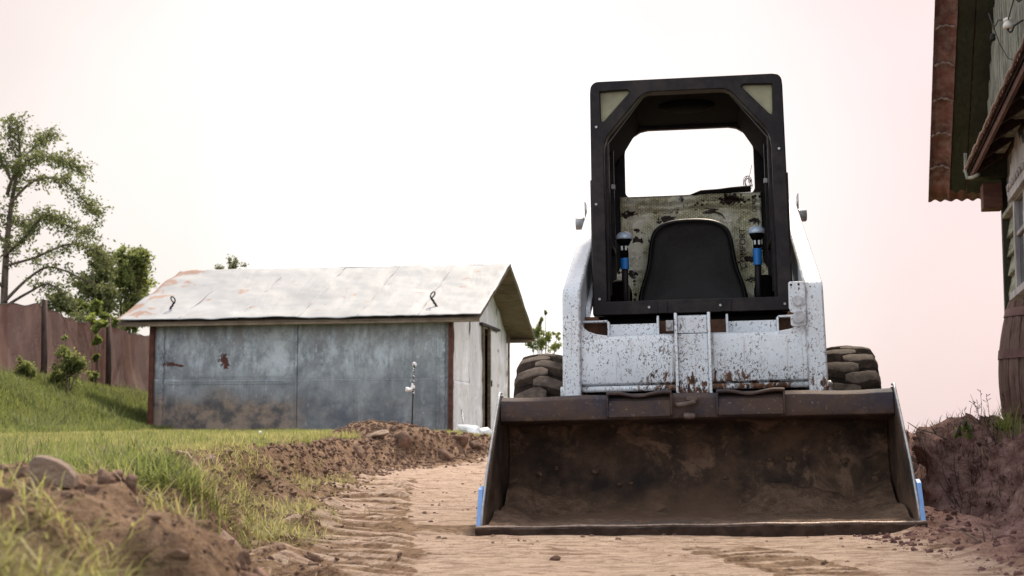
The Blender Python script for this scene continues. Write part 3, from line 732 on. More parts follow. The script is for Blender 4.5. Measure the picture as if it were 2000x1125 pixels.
# caked mud lumps inside the bucket
vsl = []; fsl = []; k = len(ICO2)
mud_spots = [(-.55, .69, .14), (-.45, .705, .19), (-.62, .70, .24), (-.33, .70, .12), (-.12, .72, .34), (.05, .70, .12), (.12, .71, .17), (.42, .715, .20), (.46, .72, .26), (.70, .71, .15), (.62, .72, .30), (-.72, .70, .17), (.28, .72, .34), (-.2, .69, .13)]
for i, (x, y, z) in enumerate(mud_spots):
    for j in range(1):
        s = random.uniform(.006, .014); q = lumpy(ICO2, i * 9 + j) * np.array([s * 1.5, s * .16, s]) + np.array([x + random.gauss(0, .045), y, z + random.gauss(0, .03)])
        fsl += [tuple(f + len(vsl)) for f in ICOF2]; vsl += [tuple(a) for a in q]
tag(MB().add(vsl, fsl).build('caked_mud', M['cake'], bk, smooth=True), kind='stuff')
# the two bent tread plates on the top bar
for x0, x1 in ((-.362, -.090), (.092, .372)):
    m = MB(); nn = 14; vs = []; fs = []
    pr = [(.462, .552), (.372, .558), (.362, .552), (.366, .544), (.46, .540)]
    for i in range(nn + 1):
        u = i / nn; x = x0 + (x1 - x0) * u; sag = -.010 * math.exp(-((u - .45) / .22) ** 2) + .004 * math.sin(u * 9)
        for (y, z) in pr: vs.append((x, y, z + sag * (.46 - y) / .1))
    for i in range(nn):
        for j in range(5): fs.append((i * 5 + j, i * 5 + (j + 1) % 5, (i + 1) * 5 + (j + 1) % 5, (i + 1) * 5 + j))
    fs += [tuple(range(5)), tuple(range(nn * 5, nn * 5 + 5))[::-1]]
    m.add(vs, fs)
    for xx in (x0, x1 - .008): m.prism([(.41, .552), (.368, .550), (.366, .520), (.380, .455), (.41, .45)], 'x', xx, xx + .008)
    m.box(x0 + .008, x1 - .008, .376, .384, .452, .520)
    m.build('tread_plate', M['bucket'], bk, .003)
hk = MB(); hk.tube([(-.075, .385, .502), (-.060, .350, .497), (-.030, .335, .500), (.000, .350, .508), (.012, .39, .515)], [.010, .011, .012, .011, .010], 8)
hk.box(-.030, .014, .35, .395, .515, .530); hk.lathe([(.0, -.025), (.012, -.024), (.015, 0), (.012, .024), (0, .025)], (-.020, .372, .452), 'x', 12)
hk.build('chain_hook', M['edge'], bk, .003)

# coupler and lift arms
dk = MB(); dk.box(-.50, .50, .80, .86, .10, .535); dk.box(-.42, -.30, .78, .84, .12, .52); dk.box(.30, .42, .78, .84, .12, .52); dk.build('coupler_plate', M['rust'], LO, .006)
arm = [(.80, .44), (.798, 1.000), (.808, 1.030), (.835, 1.050), (.93, 1.085), (2.48, 1.665), (2.56, 1.685), (2.63, 1.655), (2.66, 1.59), (2.62, 1.51), (2.50, 1.47), (1.22, .975), (1.06, .90), (.985, .78), (.965, .60), (.96, .44)]
for s in (-1, 1):
    def sk(q, s=s): return (q[0] + s * .018 * max(0, (1.04 - q[2])) * 1.0, q[1], q[2])
    a, b = sorted((s * .492, s * .576))
    la = MB().prism(arm, 'x', a, b, sk).build('lift_arm', M['white'], LO, .012, seg=3)
    MB().lathe([(0, -.006), (.030, -.006), (.030, .008), (.024, .012), (0, .012)], (s * .592, .87, .575), 'x', 20).build('pivot_boss', M['white'], la, .002)
    pn = MB(); pn.lathe([(0, -.03), (.036, -.03), (.036, .012), (.030, .020), (0, .020)], (s * .615, 2.50, 1.585), 'x', 18); pn.box(min(s * .585, s * .590), max(s * .585, s * .590), 2.44, 2.56, 1.56, 1.70)
    pn.build('pivot_pin', M['steel'], la, .003)
    # inner stiffener strip running up the arm
    st = MB(); a, b = sorted((s * .470, s * .492)); st.prism([(1.05, .93), (1.06, .98), (2.35, 1.48), (2.4, 1.43)], 'x', a, b); st.build('stiffener', M['white'], la, .004)
xm = MB(); xm.prism([(.822, .612), (.818, .640), (.820, .800), (.832, .822), (.86, .830), (.92, .828), (.93, .80), (.93, .62), (.90, .602), (.84, .602)], 'x', -.512, .512)
xmo = xm.build('cross_member', M['white'], LO, .004)
MB().tube([(-.51, .832, .588), (.51, .832, .588)], .0135, 14).build('lower_tube', M['white'], xmo, smooth=True)
for s in (-1, 1):
    g = MB()
    cur = [(s * .505, .800), (s * .505, .905), (s * .492, .880), (s * .482, .862), (s * .465, .848), (s * .43, .835), (s * .38, .827), (s * .36, .800)]
    g.prism(cur, 'y', .826, .838); g.build('gusset', M['white'], xmo, .003)
    # open pocket beside each back plate
    p = MB(); o_ = [(s * .375, .80), (s * .375, .895), (s * .385, .905), (s * .50, .905)]; i_ = [(s * .50, .896), (s * .390, .896), (s * .385, .890), (s * .385, .80)]
    p.prism(o_ + i_, 'y', .93, .99); p.build('pocket_rim', M['white'], xmo, .002)
    r = MB(); r.box(min(s * .386, s * .50), max(s * .386, s * .50), .985, .993, .70, .895); r.build('pocket_back', M['rust'], xmo)
    b = MB(); b.box(min(s * .375, s * .160), max(s * .375, s * .160), .95, .965, .78, .886); b.build('back_plate', M['white'], xmo, .003)
    f = MB(); f.prism([(.90, .80), (.90, .905), (.93, .918), (1.04, .90), (1.04, .80)], 'x', min(s * .150, s * .160), max(s * .150, s * .160)); f.build('fin_plate', M['white'], xmo, .002)
dkk = MB(); dkk.box(-.148, .148, 1.0, 1.01, .75, .90); dkk.build('recess_plate', M['rust'], xmo)
ch = MB()
for s in (-1, 1): ch.prism([(.778, .520), (.776, .900), (.790, .918), (.86, .920), (.86, .520)], 'x', min(s * .066, s * .080), max(s * .066, s * .080))
ch.prism([(.800, .56), (.796, .823), (.806, .823), (.81, .56)], 'x', -.066, .066); ch.prism([(.803, .826), (.803, .900), (.83, .908), (.86, .908), (.86, .826)], 'x', -.066, .066)
ch.build('centre_channel', M['white'], LO, .004)
bb = MB(); bb.lathe([(0, -.01), (.013, -.01), (.013, .01), (0, .01)], (-.105, .84, .866), 'y', 6); bb.box(-.118, -.084, .848, .87, .842, .89); bb.build('small_bolt', M['steel'], LO, .002)
# lock plate with two bolts on the arm at image right
lp = MB(); lp.prism([(.425, 1.035), (.424, .925), (.432, .905), (.450, .900), (.430, .890), (.430, .850), (.438, .840), (.49, .842), (.50, .85), (.50, 1.035), (.49, 1.04), (.433, 1.04)], 'y', .784, .796)
lpo = lp.build('lock_plate', M['white'], LO, .004)
for (x, z, r) in ((.462, .953, .022), (.462, .880, .026)):
    MB().lathe([(0, -.004), (r, -.004), (r, .004), (r * .82, .010), (r * .8, .022), (r * .45, .024), (r * .42, .018), (0, .018)][::1], (x, .776 - .014, z), 'y', 18).build('bolt', M['steel'], lpo, .001)
for (x, z) in ((.437, 1.025), (.470, 1.026)):
    MB().lathe([(0, -.002), (.005, -.002), (.005, .002), (0, .002)], (x, .784, z), 'y', 10).build('bolt_hole', M['dark'], lpo)

# wheels
def make_wheel():
    hub = empty('wheel', (0, 0, 0)); hub.parent = LO
    w = .126; R0 = .348
    pr = [(.22, -w + .03), (.27, -w - .004), (.32, -w - .004), (.345, -w + .012), (R0, -w + .04), (R0 + .004, -.04), (R0 + .005, 0), (R0 + .004, .04), (R0, w - .04), (.345, w - .012), (.32, w + .004), (.27, w + .004), (.22, w - .03)]
    tb = MB(); tb.lathe(pr, (0, 0, 0), 'x', 56)
    nl = 18
    for side in (-1, 1):
        for i in range(nl):
            a0 = 2 * pi * (i + (.5 if side > 0 else 0)) / nl
            cs = []
            # lug centre line from the shoulder past the middle, wavy, thick and rounded
            for (u, da, hw, rr) in [(1.01, .005, .066, .350), (.84, .0, .070, .385), (.55, .02, .074, .394), (.25, .05, .080, .398), (-.02, .055, .078, .400), (-.26, .045, .045, .396)]:
                x = side * u * w; a = a0 + da * 1.1
                cs.append((x, a, hw * 1.06, rr))
            vs = []; fs = []
            for (x, a, hw, rr) in cs:
                for (k_, r_) in ((-1.12, rr - .044), (-.97, rr - .002), (-.5, rr), (.5, rr), (.97, rr - .002), (1.12, rr - .044)):
                    aa = a + k_ * hw; vs.append((x, -sin(aa) * r_, cos(aa) * r_))
            for q in range(len(cs) - 1):
                for j in range(5): fs.append((q * 6 + j, q * 6 + j + 1, (q + 1) * 6 + j + 1, (q + 1) * 6 + j))
            fs += [(0, 1, 2, 3, 4, 5), tuple(range((len(cs) - 1) * 6, len(cs) * 6))[::-1]]
            tb.add(vs, fs)
    nf0 = len(pr) * 56 - 56 + 2
    to_ = tb.build('tyre', [M['carcass'], M['rubber']], hub, .004)
    to_.data.polygons.foreach_set('material_index', [0 if i < nf0 else 1 for i in range(len(to_.data.polygons))])
    rb = MB(); rb.lathe([(0, .02), (.08, .02), (.09, .05), (.11, .05), (.16, .03), (.20, .09), (.225, .10), (.225, -.10), (0, -.10)], (0, 0, 0), 'x', 32); rb.build('rim', M['rimm'], hub, .003)
    return hub
wh = make_wheel()
def copy_tree(o, parent):
    c = o.copy(); COL.objects.link(c); c.parent = parent
    for ch_ in list(o.children): copy_tree(ch_, c)
    return c
for i, (x, y, rz) in enumerate([(.708, 1.32, 0), (-.708, 1.32, pi), (.708, 2.30, 0), (-.708, 2.30, pi)]):
    w_ = wh if i == 0 else copy_tree(wh, LO)
    w_.location = (x, y, .385); w_.rotation_euler = (.12 * i, 0, rz)
# chassis
cb = MB(); cb.box(-.50, .50, 1.10, 2.95, .22, .80); cb.box(-.42, .42, 1.16, 2.2, .78, .93); cb.box(-.40, .40, 2.14, 2.98, .78, 1.30); cb.build('chassis', M['inside'], LO, .02)
for s in (-1, 1):
    u = MB(); u.prism([(1.7, .60), (2.2, 1.20), (2.44, 1.66), (2.60, 1.66), (2.72, 1.2), (2.95, .9), (2.95, .60)], 'x', min(s * .445, s * .480), max(s * .445, s * .480)); u.build('rear_upright', M['white'], LO, .006)
fp = MB(); fp.box(-.42, .42, 1.02, 1.10, .60, .78); fp.box(-.50, -.43, 1.02, 1.2, .78, .93); fp.box(.43, .50, 1.02, 1.2, .78, .93); fp.build('front_panel', M['rust'], LO, .01)

# cab
CB = empty('cab', (0, 0, 0)); CB.parent = LO
def arc(cx, cz, r, a0, a1, n=5): return [(cx + r * cos(radians(a0 + (a1 - a0) * i / n)), cz + r * sin(radians(a0 + (a1 - a0) * i / n))) for i in range(n + 1)]
outerl = [(-.462, .942), (.462, .942), (.452, 2.0)] + arc(.412, 2.022, .038, 5, 90) + arc(-.412, 2.022, .038, 90, 175) + [(-.452, 2.0)]
mh = [(.394, 1.008), (.392, 1.715), (.388, 1.752), (.379, 1.782), (.364, 1.806), (.226, 1.966), (.207, 1.984), (.182, 1.995), (.150, 1.999)]
main = [(-.394, 1.008)] + mh + [(-x, z) for x, z in mh[:0:-1]]
def tri(s):
    t = [(s * .404, 2.010), (s * .272, 2.014), (s * .262, 2.004), (s * .390, 1.866), (s * .402, 1.868)]
    return t if s < 0 else t[::-1]
fro = plate('front_frame', outerl, [main, tri(-1), tri(1)], 1.12, 1.20, M['black'], CB, .006)
for s in (-1, 1):
    MB().prism(tri(s), 'y', 1.150, 1.158, lambda q, s=s: (s * .335 + (q[0] - s * .335) * 1.06, q[1], 1.95 + (q[2] - 1.95) * 1.06)).build('corner_window', M['lens'], CB)
for (x, z) in ((-.435, 1.47), (.425, .972), (-.20, .975), (.13, .975), (-.43, 1.02), (.425, 1.70), (-.425, 1.84)):
    MB().lathe([(0, -.003), (.0055, -.003), (.007, 0), (.007, .003), (0, .003)], (x, 1.118, z), 'y', 8).build('frame_bolt', M['steel'], fro)
# inner hoop, rear frame with window
inn = [(-.372, 1.010), (.372, 1.010), (.366, 1.78), (.200, 1.975), (-.200, 1.975), (-.366, 1.78)]
inh = [(-.350, 1.018), (.350, 1.018), (.346, 1.755), (.190, 1.945), (-.190, 1.945), (-.346, 1.755)]
outr = [(-.44, .95), (.44, .95), (.44, 2.07), (-.44, 2.07)]
hoop = plate('inner_hoop', [(-.40, .95), (.40, .95), (.40, 1.80), (.235, 2.03), (-.235, 2.03), (-.40, 1.80)], [[(-.383, 1.0), (.383, 1.0), (.379, 1.775), (.195, 2.005), (-.195, 2.005), (-.379, 1.775)]], 1.205, 1.235, M['black'], CB, .004)
rw = arc(.305, 1.690, .038, -90, 0) + [(.342, 1.895), (.337, 1.925), (.320, 1.957), (.290, 1.989), (.255, 2.010), (.215, 2.018), (-.215, 2.018), (-.255, 2.010), (-.290, 1.989), (-.320, 1.957), (-.337, 1.925), (-.342, 1.895)] + arc(-.305, 1.690, .038, 180, 270)
plate('rear_frame', outr, [rw], 2.10, 2.14, M['black'], CB, .004)
# ledge of torn padding along the window bottom
lg = MB(); lg.tube([(-.34, 2.09, 1.652), (-.2, 2.09, 1.648), (0, 2.085, 1.65), (.06, 2.08, 1.664), (.15, 2.08, 1.668), (.22, 2.08, 1.672), (.32, 2.085, 1.676)], [.006, .007, .007, .014, .013, .016, .018], 8); lg.build('torn_padding', M['dark'], CB, smooth=True)
sd = MB()
for s in (-1, 1):
    a, b = sorted((s * .405, s * .425)); sd.box(a, b, 1.20, 2.10, .95, 1.80)
    sd.prism([(s * .425, 1.80), (s * .405, 1.80), (s * .262, 2.028), (s * .290, 2.032)], 'y', 1.20, 2.10)
sd.build('side_screen', M['inside'], CB)
for s in (-1, 1):
    r_ = MB(); a, b = sorted((s * .380, s * .404)); r_.box(a, b, 1.30, 1.34, 1.05, 1.86); r_.box(a, b, 1.70, 1.74, 1.05, 1.86); r_.box(a, b, 1.34, 1.70, 1.30, 1.33); r_.build('side_rail', M['black'], CB, .003)
    c_ = MB(); a, b = sorted((s * .365, s * .385)); c_.box(a, b, 1.5, 1.53, 1.605, 1.63); c_.build('latch', M['steel'], CB, .003)
    o_ = MB(); a, b = sorted((s * .452, s * .466)); o_.box(a, b, 1.19, 2.08, .95, 1.60); o_.prism([(1.16, .95), (1.19, 1.60), (1.24, 1.60), (1.24, .95)], 'x', a, b); o_.build('outer_rail', M['black'], CB, .004)
rf = MB(); rf.prism([(-.45, 2.034), (.45, 2.034), (.446, 2.052), (.42, 2.060), (-.42, 2.060), (-.446, 2.052)], 'y', 1.20, 2.16); rfo = rf.build('roof', M['inside'], CB, .004)
dl = MB(); dl.lathe([(0, 0), (.10, 0), (.14, .014), (.14, .02), (0, .02)], (0, 1.62, 2.014), 'z', 24); dl.build('dome_cover', M['inside'], CB, smooth=True)
fl = MB(); fl.box(-.42, .42, 1.2, 2.1, .935, .955); fl.build('cab_floor', M['inside'], CB)
for x in (-.16, .135):
    MB().box(x, x + .045, 1.113, 1.1195, .945, 1.004).build('sill_clip', M['black'], CB, .002)
# foil insulation on the rear wall
nf, mf = 70, 60; gx, gz_ = np.meshgrid(np.linspace(-.372, .372, nf), np.linspace(.97, 1.655, mf), indexing='ij')
yy = 2.075 + .012 * fbm(gx, gz_, .12, 4, 61) + .022 * np.exp(-((gz_ - 1.60 - .01 * np.sin(gx * 12)) / .018) ** 2) * -1 + .016 * np.exp(-((gz_ - 1.565 - .01 * np.sin(gx * 9 + 1)) / .006) ** 2)
gx2 = gx * (1 + .10 * ss(1.30, 1.22, gz_))
idb = np.arange(nf * mf).reshape(nf, mf)
fo = np_mesh('foil_insulation', np.stack([gx2, yy, gz_], -1).reshape(-1, 3), np.stack([idb[:-1, :-1], idb[1:, :-1], idb[1:, 1:], idb[:-1, 1:]], -1).reshape(-1, 4), M['foil'], CB, True)
fo.modifiers.new('thick', 'SOLIDIFY').thickness = .004
def text(body, x, y, z, size, rot, mat, parent, name='lettering'):
    cu = bpy.data.curves.new(name, 'FONT'); cu.body = body; cu.size = size; cu.extrude = .0005; cu.materials.append(mat)
    tmp = bpy.data.objects.new('tmp', cu); me = bpy.data.meshes.new_from_object(tmp); bpy.data.objects.remove(tmp)
    o = bpy.data.objects.new(name, me); COL.objects.link(o); o.parent = parent; o.location = (x, y, z); o.rotation_euler = rot; return o
text('COMFORT', .282, 2.040, 1.245, .045, (pi / 2, -pi / 2, 0), M['print'], fo)
text('OF  DR', .345, 2.035, 1.54, .030, (pi / 2, -pi / 2, 0), M['print'], fo)
# seat
half = [(0, 1.497), (.07, 1.495), (.13, 1.484), (.175, 1.462), (.203, 1.425), (.215, 1.38), (.222, 1.32), (.232, 1.25), (.250, 1.19), (.270, 1.14), (.282, 1.08), (.285, 1.02), (.285, .96)]
loop = half + [(-x, z) for x, z in half[::-1] if x > 0]
cz = 1.22
def ring(sc, y): return [(x * sc, y, cz + (z - cz) * sc) for x, z in loop]
rings = [ring(.90, 1.96), ring(.98, 1.94), ring(1.0, 1.90), ring(1.0, 1.855), ring(.975, 1.828), ring(.93, 1.826), ring(.90, 1.838), ring(.75, 1.846), ring(.5, 1.862), ring(.2, 1.870)]
vs = [p for r in rings for p in r]; n = len(loop); fs = []
for i in range(len(rings) - 1):
    for j in range(n): fs.append((i * n + j, i * n + (j + 1) % n, (i + 1) * n + (j + 1) % n, (i + 1) * n + j))
fs += [tuple(range(n)), tuple(range((len(rings) - 1) * n, len(rings) * n))[::-1]]
ST = empty('seat', (0, 0, 0)); ST.parent = CB
sb_ = MB().add(vs, fs).build('backrest', M['seat'], ST, smooth=True); s_ = sb_.modifiers.new('s', 'SUBSURF'); s_.levels = 1; s_.render_levels = 2
cu = MB(); cu.box(-.26, .26, 1.45, 1.86, .90, .985); cu.build('cushion', M['seat'], ST, .03, seg=4)
# levers
for s in (-1, 1):
    J = empty('control_lever', (s * .322 - .002, 1.45, .95)); J.parent = CB
    MB().tube([(0, .02, 0), (0, 0, .14), (0, 0, .27)], .016, 12).build('lever_rod', M['black'], J, smooth=True)
    z0, z1 = (.245, .300) if s < 0 else (.245, .325)
    MB().tube([(0, 0, z0), (0, 0, z1)], .021, 16).build('blue_band', M['bluetape'], J, smooth=False)
    MB().lathe([(.018, 0), (.020, .02), (.018, .05), (.014, .055), (.014, .07)], (0, 0, z1), 'z', 16).build('grip', M['inside'], J, smooth=True)
    kz = .395 if s < 0 else .400
    cp = MB(); cp.lathe([(.0, -.034), (.020, -.034), (.030, -.020), (.036, -.006), (.0365, -.002), (.012, -.002)], (0, 0, kz), 'z', 20); cp.build('knob_base', M['inside'], J, smooth=True)
    kn = MB(); kn.lathe([(.041, -.002), (.042, .006), (.038, .019), (.028, .030), (.014, .036), (.002, .0375)], (0, 0, kz), 'z', 24); kn.build('knob_cap', M['knob'], J, smooth=True)
    sw = MB(); sw.box(-.016, -.006, -.025, -.012, kz - .058, kz - .036); sw.box(.004, .014, -.025, -.012, kz - .058, kz - .036); sw.build('switch', M['steel'], J, .001)
# knee bolsters at each side of the seat
for s in (-1, 1):
    b = MB(); a, c_ = sorted((s * .315, s * .40)); b.box(a, c_, 1.55, 2.0, .95, 1.16); b.build('side_bolster', M['inside'], CB, .03, seg=3)
# loose wire coil in the window corner
wv = MB(); pts = []
for i in range(90):
    a = i * .42; r = .020 + .006 * sin(i * .31); pts.append((.300 + r * cos(a) * .8 + .00015 * i, 2.05 + .0003 * i, 1.700 + r * 1.5 * sin(a) + .0001 * i))
wv.tube(pts, .0013, 5); wv.tube([(.330, 2.07, 1.80), (.318, 2.06, 1.75), (.306, 2.05, 1.70)], .0013, 5)
wv.tube([(.27, 2.05, 1.685), (.30, 2.04, 1.672), (.33, 2.05, 1.69)], .0016, 5); wv.build('loose_wire', M['wire'], CB)

# ------------------------------------------------------------------ shed
SH = empty('metal_shed', (-1.053, 27.0, .50), (0, 0, radians(180 - 10.4)))
tag(SH, 'low shed of weathered grey sheet metal under a white pitched roof', 'shed')
# local: +x runs along the front towards the left of the picture, -y goes back (shed depth), z up from its ground
# flip so that xs grows from the LEFT corner: use u = L - x
Ls, Ws = 5.60, 5.24
def S(u, v, z): return (Ls - u, -v, z)      # u from the left corner along the front, v into the shed
WH = 2.045
def smb(): return MB()
def sbox(m, u0, u1, v0, v1, z0, z1):
    vs = [S(u, v, z) for z in (z0, z1) for v in (v0, v1) for u in (u0, u1)]
    m.add(vs, [(0, 2, 3, 1), (4, 5, 7, 6), (0, 1, 5, 4), (2, 6, 7, 3), (0, 4, 6, 2), (1, 3, 7, 5)])
# the body of the shed behind the sheets
b = smb(); sbox(b, .06, Ls - .06, .06, 2.3, -.3, WH - .04); sbox(b, .06, Ls - .5, 2.3, Ws - .06, -.3, WH - .04); sbox(b, Ls - .5, Ls - .06, 3.5, Ws - .06, -.3, WH - .04); b.build('inner_wall', M['dark'], SH)
def sheet(name, P, nu, nv, mat, parent, amp=.012, sc=.6, seed=0, th=.003, nrm=(0, 0, 1), lift=0):
    """P(u,v)->point ; a slightly buckled metal sheet"""
    uu, vv_ = np.meshgrid(np.linspace(0, 1, nu), np.linspace(0, 1, nv), indexing='ij')
    pts = np.array([[P(a, b_) for b_ in vv_[i]] for i, a in enumerate(uu[:, 0])])
    w = np.linalg.norm(pts[-1, 0] - pts[0, 0]); h = np.linalg.norm(pts[0, -1] - pts[0, 0])
    dd = amp * fbm(uu * w, vv_ * h, sc, 3, seed) * 2
    pts = pts + (dd + lift)[..., None] * np.array(nrm)
    idb = np.arange(nu * nv).reshape(nu, nv)
    o = np_mesh(name, pts.reshape(-1, 3), np.stack([idb[:-1, :-1], idb[1:, :-1], idb[1:, 1:], idb[:-1, 1:]], -1).reshape(-1, 4), mat, parent, True)
    s = o.modifiers.new('t', 'SOLIDIFY'); s.thickness = th; s.offset = 0
    return o
for (u0, u1, z0, z1, off, sd_) in [(.05, 2.78, 1.0, WH, 0, 1), (2.74, 5.55, .98, WH, .006, 2), (.05, 2.76, -.3, 1.03, .012, 3), (2.74, 5.55, -.3, 1.005, .018, 4)]:
    sheet('wall_sheet', lambda a, b_, u0=u0, u1=u1, z0=z0, z1=z1, off=off: S(u0 + (u1 - u0) * a, -.012 - off, z0 + (z1 - z0) * b_), 50, 26, M['shed'], SH, .006, .7, sd_, .003, (0, 1, 0))
for (u0, u1) in ((2.735, 2.765), (5.30, 5.315)):
    tr = smb(); sbox(tr, u0, u1, -.047, -.040, -.3, WH); tr.build('sheet_seam', M['shed'], SH)
tr = smb(); sbox(tr, 2.80, 5.38, -.049, -.043, .990, .997); tr.build('sheet_seam', M['steel'], SH)
for q_ in range(4):
    tr = smb(); sbox(tr, .3 + .1 * q_, 2.70 - .2 * (q_ % 2), -.040, -.034, .93 + .045 * q_, .936 + .045 * q_); tr.build('sheet_crease', M['shed'], SH, .002)
for u0, u1 in ((.16, .24), (5.40, 5.48)):
    vs = []; fs = []; k = 60
    for i in range(k + 1):
        z = -.3 + (WH + .28) * i / k; w = .02 * (1 if (i // 2) % 2 else -.6) * random.random()
        for u in (u0 + w * .2, u1 + w): vs.append(S(u, -.052 - .008 * random.random(), z))
    for i in range(k): fs.append((2 * i, 2 * i + 1, 2 * i + 3, 2 * i + 2))
    o = MB().add(vs, fs).build('edge_strip', M['shed'], SH); s = o.modifiers.new('t', 'SOLIDIFY'); s.thickness = .002
for u0, u1 in ((-.04, .05), (5.55, 5.62)):
    p = smb(); sbox(p, u0, u1, -.07, .03, -.5, WH + .01); p.build('corner_post', M['post'], SH, .006)
# roof geometry : ridge at v=Ws/2, eave v=-.32
EZ, RZ = 2.03, 3.27; E0 = -.32; mid = Ws / 2
def roof_z(v): return EZ + (RZ - EZ) * (1 - abs(v - mid) / (mid - E0))
U0, U1 = -.58, Ls + .57
def rp(a, b_):
    v = E0 + (mid - E0) * b_; u = U0 + .62 * 0 + (U1 - U0) * a
    # left end of the ridge stops short of the eave end, as the sheets were laid
    if a < .15: u += .0
    return S(u, v, roof_z(v) + .03)
def rp2(a, b_):
    v = mid + (mid - E0) * b_; return S(U0 + (U1 - U0) * a, v, roof_z(v) + .03)
fr_ = sheet('roof_slope', rp, 160, 60, M['roof'], SH, .022, .6, 7, .006, (0, .35, .93), .03)
sheet('roof_slope', rp2, 80, 30, M['roof'], SH, .02, .5, 8, .006, (0, -.35, .93))
for uu_ in (.62, 1.72, 2.86, 3.95, 5.05):
    m = MB(); nn = 24
    m.tube([S(uu_ + .012 * sin(i), E0 + (mid - E0) * i / nn, roof_z(E0 + (mid - E0) * i / nn) + .062 + .003 * sin(i * 1.7)) for i in range(nn + 1)], .012, 6)
    m.build('roof_seam', M['roof'], SH, smooth=True)
rc = MB(); rc.tube([S(U0 + (U1 - U0) * i / 30, mid + .004 * sin(i * 2), RZ + .035 + .006 * sin(i * 1.3)) for i in range(31)], .022, 8); rc.build('ridge_cap', M['roof'], SH, smooth=True)
# boards under the roof, with eave boards
for sgn in (0, 1):
    for k_ in range(9):
        v0 = E0 + .02 + (mid - E0) * k_ / 9; v1 = E0 + .02 + (mid - E0) * (k_ + 1) / 9 - .012
        if sgn: v0, v1 = 2 * mid - v1, 2 * mid - v0
        m = MB(); vs = []
        for u in (U0 + .03, U1 - .02):
            for v in (v0, v1):
                for dz in (-.028, -.006): vs.append(S(u, v, roof_z(v) + dz))
        m.add(vs, [(0, 1, 3, 2), (4, 6, 7, 5), (0, 4, 5, 1), (2, 3, 7, 6), (0, 2, 6, 4), (1, 5, 7, 3)]); m.build('soffit_board', M['batten'], SH)
m = smb(); sbox(m, Ls - .1, Ls + .50, Ws + .20, Ws + .26, EZ - .05, EZ + .12); sbox(m, Ls + .03, Ls + .50, Ws + .03, Ws + .20, EZ - .04, EZ - .01); m.build('eave_box', M['batten'], SH, .004)
m = smb(); sbox(m, U0 + .02, U1 - .02, -.30, -.27, EZ - .06, EZ + .0); m.build('eave_board', M['batten'], SH, .004)
# gable wall (faces right), silver sheets; doorway and door leaf
def gtop(v): return roof_z(v) - .03
def gs(name, v0, v1, z0, z1, mat, off=0, seed=0, amp=.02):
    def P(a, b_):
        v = v0 + (v1 - v0) * a; zt = min(z1, gtop(v)); return S(Ls + .012 + off, v, z0 + (zt - z0) * b_)
    return sheet(name, P, 30, 30, mat, SH, amp, .5, seed, .003, (1, 0, 0))
gs('gable_sheet', .03, 1.42, .95, 9, M['silver'], 0, 11); gs('gable_sheet', .03, 1.42, -.4, .97, M['silver'], .012, 12); gs('gable_sheet', 1.40, 2.58, -.4, 9, M['silver'], .006, 13)
gs('gable_sheet', 2.58, 4.06, 2.10, 9, M['silver'], 0, 14, .008); gs('gable_sheet', 4.06, 5.22, .8, 9, M['silver'], 0, 15); gs('gable_sheet', 4.06, 5.22, -.4, .82, M['silver'], .01, 16)
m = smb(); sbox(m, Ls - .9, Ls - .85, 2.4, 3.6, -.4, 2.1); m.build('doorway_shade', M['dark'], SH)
dr_ = smb(); sbox(dr_, Ls + .015, Ls + .045, 3.18, 4.05, -.05, 2.08); dro = dr_.build('door', M['door'], SH, .004)
m = smb(); sbox(m, Ls + .045, Ls + .08, 3.22, 3.27, .98, 1.10); m.build('handle', M['wire'], dro, .004)
for z in (.4, 1.0, 1.7):
    m = smb(); sbox(m, Ls + .045, Ls + .055, 3.98, 4.10, z, z + .06); m.build('hinge', M['steel'], dro)
m = smb(); sbox(m, Ls + .01, Ls + .06, 2.52, 2.60, -.3, 2.12); sbox(m, Ls + .01, Ls + .07, 3.12, 3.18, -.3, 2.12); m.build('door_frame', M['batten'], SH, .004)
m = smb(); sbox(m, Ls + .01, Ls + .08, 2.3, 4.1, 2.12, 2.17); m.build('door_lintel', M['wire'], SH)
m = smb(); sbox(m, Ls + .02, Ls + .06, 5.18, 5.27, -.4, EZ + .1); m.build('back_post', M['batten'], SH)
m = smb(); sbox(m, .03, Ls, Ws - .02, Ws, -.4, WH); m.build('back_wall', M['shed'], SH)
m = MB(); m.add([S(-.01, .0, -.4), S(-.01, Ws, -.4), S(-.01, Ws, gtop(Ws)), S(-.01, mid, gtop(mid)), S(-.01, 0, gtop(0)), S(.03, .0, -.4), S(.03, Ws, -.4), S(.03, Ws, gtop(Ws)), S(.03, mid, gtop(mid)), S(.03, 0, gtop(0))],
      [(0, 1, 2, 3, 4), (9, 8, 7, 6, 5), (0, 5, 6, 1), (1, 6, 7, 2), (2, 7, 8, 3), (3, 8, 9, 4), (4, 9, 5, 0)]); m.build('left_gable', M['shed'], SH)
# wire loops standing on the roof
for (px, py, dx, lb) in ((299, 597, 1, 0), (880, 597, -1, 0)):
    base = None
    m = MB()
    L0 = SH.matrix_world
    # roof point in shed coordinates
    u = 0.20 if dx > 0 else 5.27
    v = .22
    zb = roof_z(v) + .03
    sg = 1 if dx > 0 else -1
    p0 = Vector(S(u, v, zb)); p1 = Vector(S(u + sg * .11, v, zb + .17)); 
    m.tube([p0 + (p1 - p0) * (i / 8) + Vector((.006 * sin(i * 2.2), 0, .004 * cos(i * 2))) for i in range(9)], .022, 6)
    m.tube([p1 + Vector((sg * .03 * (1 - cos(a)) + .030 * sin(a), 0, .05 * (1 - cos(a)) - .012 * sin(a) * sg)) for a in [2 * pi * i / 14 for i in range(15)]], .013, 6)
    m.lathe([(.0, -.02), (.032, -.02), (.028, .012), (0, .012)], tuple(p0), 'z', 8)
    m.build('wire_loop', M['wire'], SH, smooth=True)

